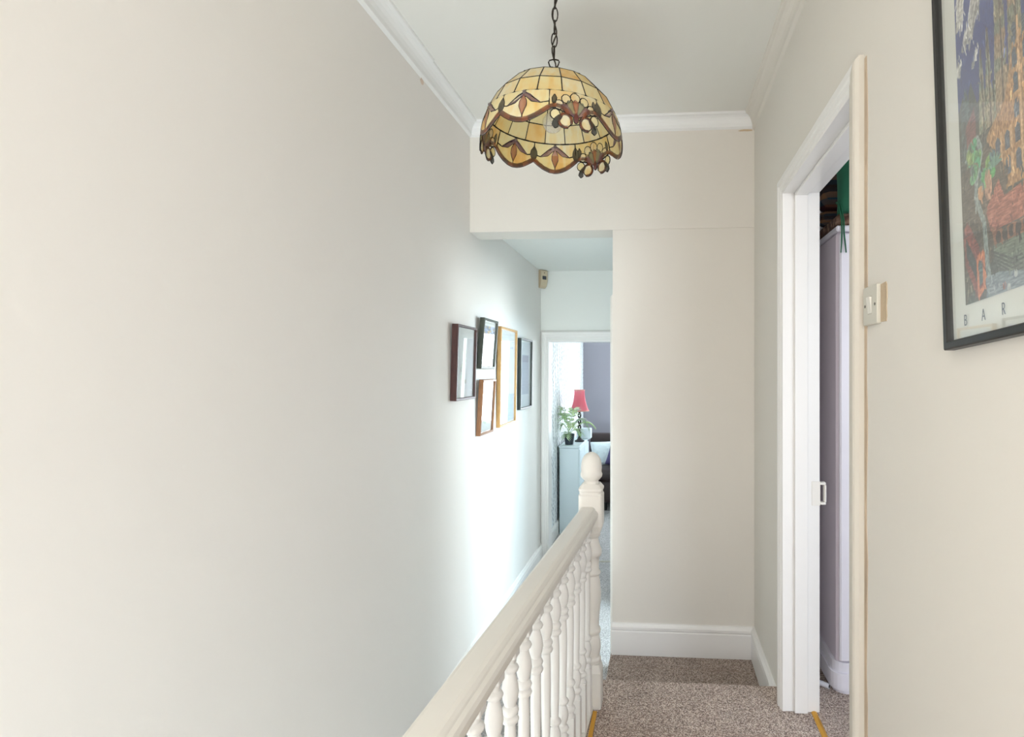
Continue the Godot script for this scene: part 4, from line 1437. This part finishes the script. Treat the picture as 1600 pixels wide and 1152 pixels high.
# =====================================================================
# bedroom things
# =====================================================================
func bedroom() -> void:
	var o := thing("wardrobe", Vector3(0.70, 0, -2.40), "tall white wardrobe with rounded plinth seen through the bedroom doorway", "wardrobe")
	var wm := mat(Color(0.92, 0.91, 0.94), 0.35)
	var sm := mat(Color(0.88, 0.84, 0.88), 0.4)
	var st := mb()
	bev(st, Vector3(0.0, 0.10, -0.55), Vector3(0.96, 1.835, 0.0), 0.014)
	put("carcass", st, sm, o)
	st = mb()
	# plinth with quarter-round corners and stepped moulding
	var pl := func(g: float) -> Array:
		var a := []
		for i in 6:
			var t := PI / 2 * i / 5.0
			a.append(Vector2(-g + 0.05 - 0.05 * cos(t), g - 0.05 + 0.05 * sin(t)))
		a.append(Vector2(0.96 + g, g))
		a.append(Vector2(0.96 + g, -0.55))
		a.append(Vector2(-g, -0.55))
		return a
	var R := Vector3.RIGHT
	var F := Vector3(0, 0, 1)
	for e in [[0.0, 0.02, 0.008], [0.02, 0.085, 0.022], [0.085, 0.125, 0.014]]:
		sweep(st, pl.call(e[2]), [[Vector3(0, e[0], 0), R, F], [Vector3(0, e[1], 0), R, F]])
	put("plinth", st, wm, o)
	st = mb()
	bev(st, Vector3(-0.006, 1.828, -0.55), Vector3(0.966, 1.852, 0.018), 0.005)
	put("top_board", st, wm, o)
	for k in 2:
		st = mb()
		var x0 := 0.008 + 0.476 * k
		bev(st, Vector3(x0, 0.130, -0.004), Vector3(x0 + 0.468, 1.822, 0.016), 0.006)
		var dr := put("door", st, wm, o)
		st = mb()
		var S := [[Vector3(x0 + 0.055, 0.22, 0.016), R + Vector3.UP, F], [Vector3(x0 + 0.413, 0.22, 0.016), -R + Vector3.UP, F], [Vector3(x0 + 0.413, 1.77, 0.016), -R - Vector3.UP, F], [Vector3(x0 + 0.055, 1.77, 0.016), R - Vector3.UP, F]]
		sweep(st, [Vector2(0, -0.002), Vector2(0.004, 0.006), Vector2(0.012, 0.008), Vector2(0.02, 0.003), Vector2(0.02, -0.002)], S, true)
		put("panel_moulding", st, wm, dr)
		st = mb()
		lathe(st, [Vector2(0, 0), Vector2(0.006, 0), Vector2(0.005, 0.012), Vector2(0.013, 0.02), Vector2(0.012, 0.028), Vector2(0, 0.031)], Vector3.ZERO, 14)
		var kn := put("knob", st, wm, dr)
		kn.position = Vector3(x0 + (0.44 if k == 0 else 0.028), 0.98, 0.016)
		kn.rotation.x = PI / 2
	# brown fleece covered box on top
	var box_m := mat(Color.WHITE, 0.95)
	box_m.albedo_texture = noise_tex(128, 0.06, [Color(0.20, 0.13, 0.10), Color(0.40, 0.29, 0.23), Color(0.66, 0.56, 0.47)], 41, 3)
	box_m.heightmap_enabled = true
	box_m.heightmap_scale = 1.2
	box_m.heightmap_texture = noise_tex(128, 0.06, [], 42, 3)
	tri_world(box_m, 3.0)
	st = mb()
	bev(st, Vector3(0.705, 1.853, -2.90), Vector3(1.40, 1.908, -2.412), 0.012)
	tag(put("storage_box", st, box_m), "low brown mottled box lying on top of the wardrobe", "box")
	# green velvet cushion standing on it
	var vel := mat(Color(0.10, 0.39, 0.28), 0.75)
	vel.rim_enabled = true
	vel.rim = 1.0
	vel.rim_tint = 0.5
	o = thing("cushion", Vector3(0.93, 1.91, -2.472), "emerald green velvet cushion standing on the box above the wardrobe", "cushion")
	st = mb()
	pillow(st, 0.46, 0.44, 0.15, 5, 0.03)
	var body := put("cover", st, vel, o)
	body.position = Vector3(0, 0.222, 0)
	body.rotation = Vector3(deg_to_rad(-8), 0, deg_to_rad(3))
	st = mb()
	for s in [-1.0, 1.0]:
		var x: float = -0.212 + 0.004 * s
		tube(st, [Vector3(x, 0.05, 0.02), Vector3(x - 0.004, 0.03, 0.06), Vector3(x - 0.002, -0.04, 0.096), Vector3(x - 0.002, -0.09, 0.098), Vector3(x + 0.003 * s, -0.13, 0.097), Vector3(x + 0.006 * s, -0.168, 0.099)], 0.0042, 6, false, 0.6)
	put("tie_cord", st, mat(Color(0.05, 0.36, 0.24), 0.6), o)
	# striped blanket roll behind it
	var im := Image.create(64, 128, false, Image.FORMAT_RGB8)
	var cols := [Color(0.16, 0.10, 0.09), Color(0.50, 0.36, 0.25), Color(0.13, 0.26, 0.33), Color(0.34, 0.10, 0.13), Color(0.42, 0.30, 0.20), Color(0.14, 0.16, 0.20)]
	for y in 128:
		for x in 64:
			im.set_pixel(x, y, cols[(y / 7) % 6].lightened(0.05 * ((x * 7 + y * 3) % 5) / 5.0))
	for q in [[1.0, 2.064, -2.666, 0.078, 0.5, "striped dark blanket roll tucked behind the green velvet cushion"], [1.0, 1.946, -2.66, 0.034, 1.0, "lower folded dark striped blanket under the blanket roll"]]:
		st = mb()
		var ring := []
		for i in 20:
			var t := TAU * i / 20
			ring.append(Vector2(cos(t) * q[3] * 1.25, sin(t) * q[3] * (1.0 + 0.06 * sin(3 * t))))
		sweep(st, ring, [[Vector3(-0.30, 0, 0), F * 0.75, Vector3.UP * 0.75], [Vector3(-0.28, 0, 0), F, Vector3.UP], [Vector3(0, 0, 0), F * 1.04, Vector3.UP * 1.04], [Vector3(0.3, 0, 0), F, Vector3.UP]], false, true)
		var bm := image_mat(im, 0.95)
		bm.uv1_triplanar = true
		bm.uv1_scale = Vector3(3, 5, 3) * q[4]
		var bl := put("blanket", st, bm)
		bl.position = Vector3(q[0], q[1], q[2])
		tag(bl, q[5], "blanket")
	# white tube on the carpet by the plinth
	st = mb()
	var a := Vector3(0.678, 0.011, -2.425)
	var b := Vector3(0.60, 0.011, -2.49)
	var dv := (b - a).normalized()
	var sd := dv.cross(Vector3.UP).normalized()
	var ring_p := [[a, sd, Vector3.UP], [b, sd, Vector3.UP]]
	sweep(st, circle(0.011, 14), ring_p, false, true)
	o = thing("tube", a, "short white hollow tube lying on the carpet by the wardrobe plinth", "tube")
	var tb := put("sleeve", st, mat(Color(0.9, 0.9, 0.92), 0.4), o)
	tb.position = -a
	st = mb()
	sweep(st, circle(0.006, 10), [[-dv * 0.0008, sd, Vector3.UP], [dv * 0.004, sd, Vector3.UP]], false, true)
	put("bore", st, M.dark, o)


# =====================================================================
# far room things
# =====================================================================
func far_room() -> void:
	var R := Vector3.RIGHT
	var F := Vector3(0, 0, 1)
	# narrow white cabinet against the papered wall
	var o := thing("cabinet", Vector3(-0.885, LAND, -6.03), "narrow white cabinet against the leaf wallpaper carrying the plant and lamp", "cabinet")
	var cm := mat(Color(0.86, 0.92, 0.94), 0.4)
	var st := mb()
	bev(st, Vector3(-0.09, 0.0, -0.36), Vector3(0.10, 0.835, 0.355), 0.004)
	put("body", st, cm, o)
	st = mb()
	bev(st, Vector3(-0.095, 0.835, -0.37), Vector3(0.112, 0.858, 0.362), 0.004)
	put("top", st, cm, o)
	for k in 2:
		st = mb()
		bev(st, Vector3(0.099, 0.05, -0.35 + 0.355 * k), Vector3(0.112, 0.82, -0.005 + 0.35 * k), 0.003)
		var dr := put("door", st, cm, o)
		st = mb()
		bev(st, Vector3(0.112, 0.42, -0.03 + 0.06 * k), Vector3(0.124, 0.52, -0.02 + 0.06 * k), 0.003)
		put("handle", st, M.dark_metal, dr)
	# white box at the back of the cabinet top
	st = mb()
	bev(st, Vector3(-0.885, 0.549, -6.36), Vector3(-0.735, 0.66, -6.24), 0.006)
	tag(put("keepsake_box", st, cm), "small white box at the back of the narrow cabinet", "box")
	# table lamp
	o = thing("table_lamp", Vector3(-0.824, LAND + 0.858, -6.02), "table lamp with a pink bell shade on the narrow white cabinet", "lamp")
	st = mb()
	lathe(st, [Vector2(0, 0), Vector2(0.05, 0), Vector2(0.05, 0.012), Vector2(0.03, 0.02), Vector2(0.018, 0.035), Vector2(0, 0.035)], Vector3.ZERO, 18)
	put("base", st, M.dark, o)
	st = mb()
	for s in 2:
		var pts := []
		for i in 30:
			var t := i / 29.0
			var a := t * TAU * 2.5 + PI * s
			pts.append(Vector3(0.011 * cos(a), 0.03 + 0.30 * t, 0.011 * sin(a)))
		tube(st, pts, 0.0085, 7)
	put("twisted_stem", st, mat(Color(0.08, 0.07, 0.07), 0.4), o)
	st = mb()
	var n := 8
	var pr := [Vector2(0.100, 0.318), Vector2(0.088, 0.345), Vector2(0.074, 0.385), Vector2(0.063, 0.430), Vector2(0.056, 0.480), Vector2(0.055, 0.530)]
	st.set_smooth_group(1)
	for i in pr.size() - 1:
		for j in n * 6:
			var P := func(q: Vector2, jj: int) -> Vector3:
				var a := TAU * jj / (n * 6)
				var sc := 1.0 - 0.05 * absf(cos(a * n / 2.0)) * 1.0
				return Vector3(sin(a) * q.x * sc, q.y, cos(a) * q.x * sc)
			var m4: Vector3 = P.call(pr[i], j) * Vector3(1, 0, 1)
			quad(st, P.call(pr[i], j), P.call(pr[i], j + 1), P.call(pr[i + 1], j + 1), P.call(pr[i + 1], j), m4)
	var pink := mat(Color(0.90, 0.11, 0.29), 0.7)
	pink.backlight_enabled = true
	pink.backlight = Color(0.8, 0.8, 0.8)
	var sh := put("lamp_shade", st, pink, o)
	st = mb()
	lathe(st, [Vector2(0.0975, 0.313), Vector2(0.1005, 0.313), Vector2(0.0985, 0.324), Vector2(0.0955, 0.324), Vector2(0.0975, 0.313)], Vector3.ZERO, 30)
	lathe(st, [Vector2(0.0535, 0.525), Vector2(0.0565, 0.525), Vector2(0.0565, 0.534), Vector2(0.0535, 0.534), Vector2(0.0535, 0.525)], Vector3.ZERO, 30)
	put("trim_braid", st, mat(Color(0.90, 0.66, 0.62), 0.8), sh)
	# potted palm
	o = thing("potted_palm", Vector3(-0.892, LAND + 0.858, -5.77), "small bright green palm in a slate grey pot on the cabinet", "plant")
	st = mb()
	lathe(st, [Vector2(0, 0), Vector2(0.040, 0), Vector2(0.052, 0.10), Vector2(0.054, 0.104), Vector2(0.050, 0.106), Vector2(0.046, 0.092), Vector2(0, 0.090)], Vector3.ZERO, 22)
	put("pot", st, mat(Color(0.16, 0.20, 0.24), 0.45), o)
	var greens := []
	for g in [Color(0.40, 0.62, 0.06), Color(0.24, 0.46, 0.06), Color(0.55, 0.72, 0.10)]:
		var lm := mat(g, 0.7)
		lm.metallic_specular = 0.15
		lm.backlight_enabled = true
		lm.backlight = Color(0.9, 0.9, 0.9)
		greens.append(lm)
	var r := RandomNumberGenerator.new()
	r.seed = 17
	var fronds := [[80.0, 0.20, 0.23, 0.12], [-55.0, 0.10, 0.30, 0.04], [150.0, 0.10, 0.26, 0.02], [60.0, 0.15, 0.10, 0.06], [20.0, 0.13, 0.16, 0.05], [-20.0, 0.12, 0.24, 0.04], [-110.0, 0.08, 0.22, 0.02], [110.0, 0.14, 0.19, 0.05], [40.0, 0.10, 0.28, 0.02], [-5.0, 0.14, 0.07, 0.06], [95.0, 0.24, 0.17, 0.06], [-70.0, 0.085, 0.14, 0.05]]
	for fr in fronds:
		st = mb()
		var d := Vector3(sin(deg_to_rad(fr[0])), 0, cos(deg_to_rad(fr[0])))
		var pts := []
		for i in 11:
			var t := i / 10.0
			pts.append(Vector3(0, 0.09, 0) + d * (fr[1] * t) + Vector3.UP * (fr[2] * sin(t * PI * 0.62) - fr[3] * t * t))
		tube(st, pts, 0.0024, 5, false, 0.4)
		for i in range(3, 11):
			var p: Vector3 = pts[i]
			var dir: Vector3 = (pts[i] - pts[i - 1]).normalized()
			var sd := dir.cross(Vector3.UP).normalized()
			for s in [-1.0, 1.0]:
				var l := 0.068 * sin(PI * (i - 1.5) / 10.5) + 0.02
				var tip: Vector3 = p + (sd * s + dir * 0.75).normalized() * l + Vector3.DOWN * l * 0.32
				var m1 := p.lerp(tip, 0.4) + Vector3.UP * 0.004
				var wv := dir * 0.0125
				var up := sd.cross(dir)
				st.set_smooth_group(-1)
				tri(st, p, m1 + wv, m1 - wv, Vector3.UP + up)
				tri(st, m1 + wv, tip, m1 - wv, Vector3.UP + up)
		put("frond", st, greens[r.randi() % 3], o)
	# sofa against the grey wall
	o = thing("sofa", Vector3(0.0, LAND, -7.0), "dark brown sofa against the grey end wall of the far room", "sofa")
	var br := mat(Color(0.165, 0.105, 0.10), 0.55)
	br.rim_enabled = true
	br.rim = 0.4
	st = mb()
	sweep(st, rounded(0.66, 0.26, 0.05), [[Vector3(-0.70, 0.22, 0.06), F, Vector3.UP], [Vector3(0.6, 0.22, 0.06), F, Vector3.UP]], false, true)
	put("base", st, br, o)
	for k in 2:
		st = mb()
		sweep(st, rounded(0.62, 0.14, 0.06), [[Vector3(-0.70 + 0.65 * k, 0.40, 0.09), F, Vector3.UP], [Vector3(-0.06 + 0.65 * k, 0.40, 0.09), F, Vector3.UP]], false, true)
		put("seat_cushion", st, br, o)
	st = mb()
	sweep(st, rounded(0.22, 0.66, 0.07), [[Vector3(-0.86, 0.47, -0.40), F, Vector3.UP], [Vector3(0.6, 0.47, -0.40), F, Vector3.UP]], false, true)
	put("backrest", st, br, o)
	for x in [-0.62, 0.52]:
		for z in [-0.2, 0.32]:
			st = mb()
			lathe(st, [Vector2(0, 0), Vector2(0.018, 0), Vector2(0.024, 0.10), Vector2(0, 0.10)], Vector3(x, 0, z), 12)
			put("leg", st, M.dark, o)
	var wc := mat(Color(0.88, 0.93, 0.94), 0.85)
	wc.heightmap_enabled = true
	wc.heightmap_scale = 0.6
	wc.heightmap_texture = noise_tex(128, 0.05, [], 51, 3)
	tri_world(wc, 3.0)
	for c in [[Vector3(-0.60, LAND + 0.60, -7.02), 0.46, 0.30, wc, 4.0, "large white textured cushion leaning on the brown sofa"], [Vector3(-0.30, LAND + 0.70, -7.24), 0.50, 0.46, wc, -4.0, "white cushion standing behind the others on the brown sofa"], [Vector3(-0.47, LAND + 0.60, -6.85), 0.28, 0.28, mat(Color(0.32, 0.29, 0.46), 0.8), -14.0, "small purple cushion in front of the white cushions on the sofa"]]:
		st = mb()
		pillow(st, c[1], c[2], 0.14, 3, 0.02)
		var cu := put("cushion", st, c[3])
		cu.position = c[0]
		cu.rotation = Vector3(deg_to_rad(-16), 0, deg_to_rad(c[4]))
		tag(cu, c[5], "cushion")
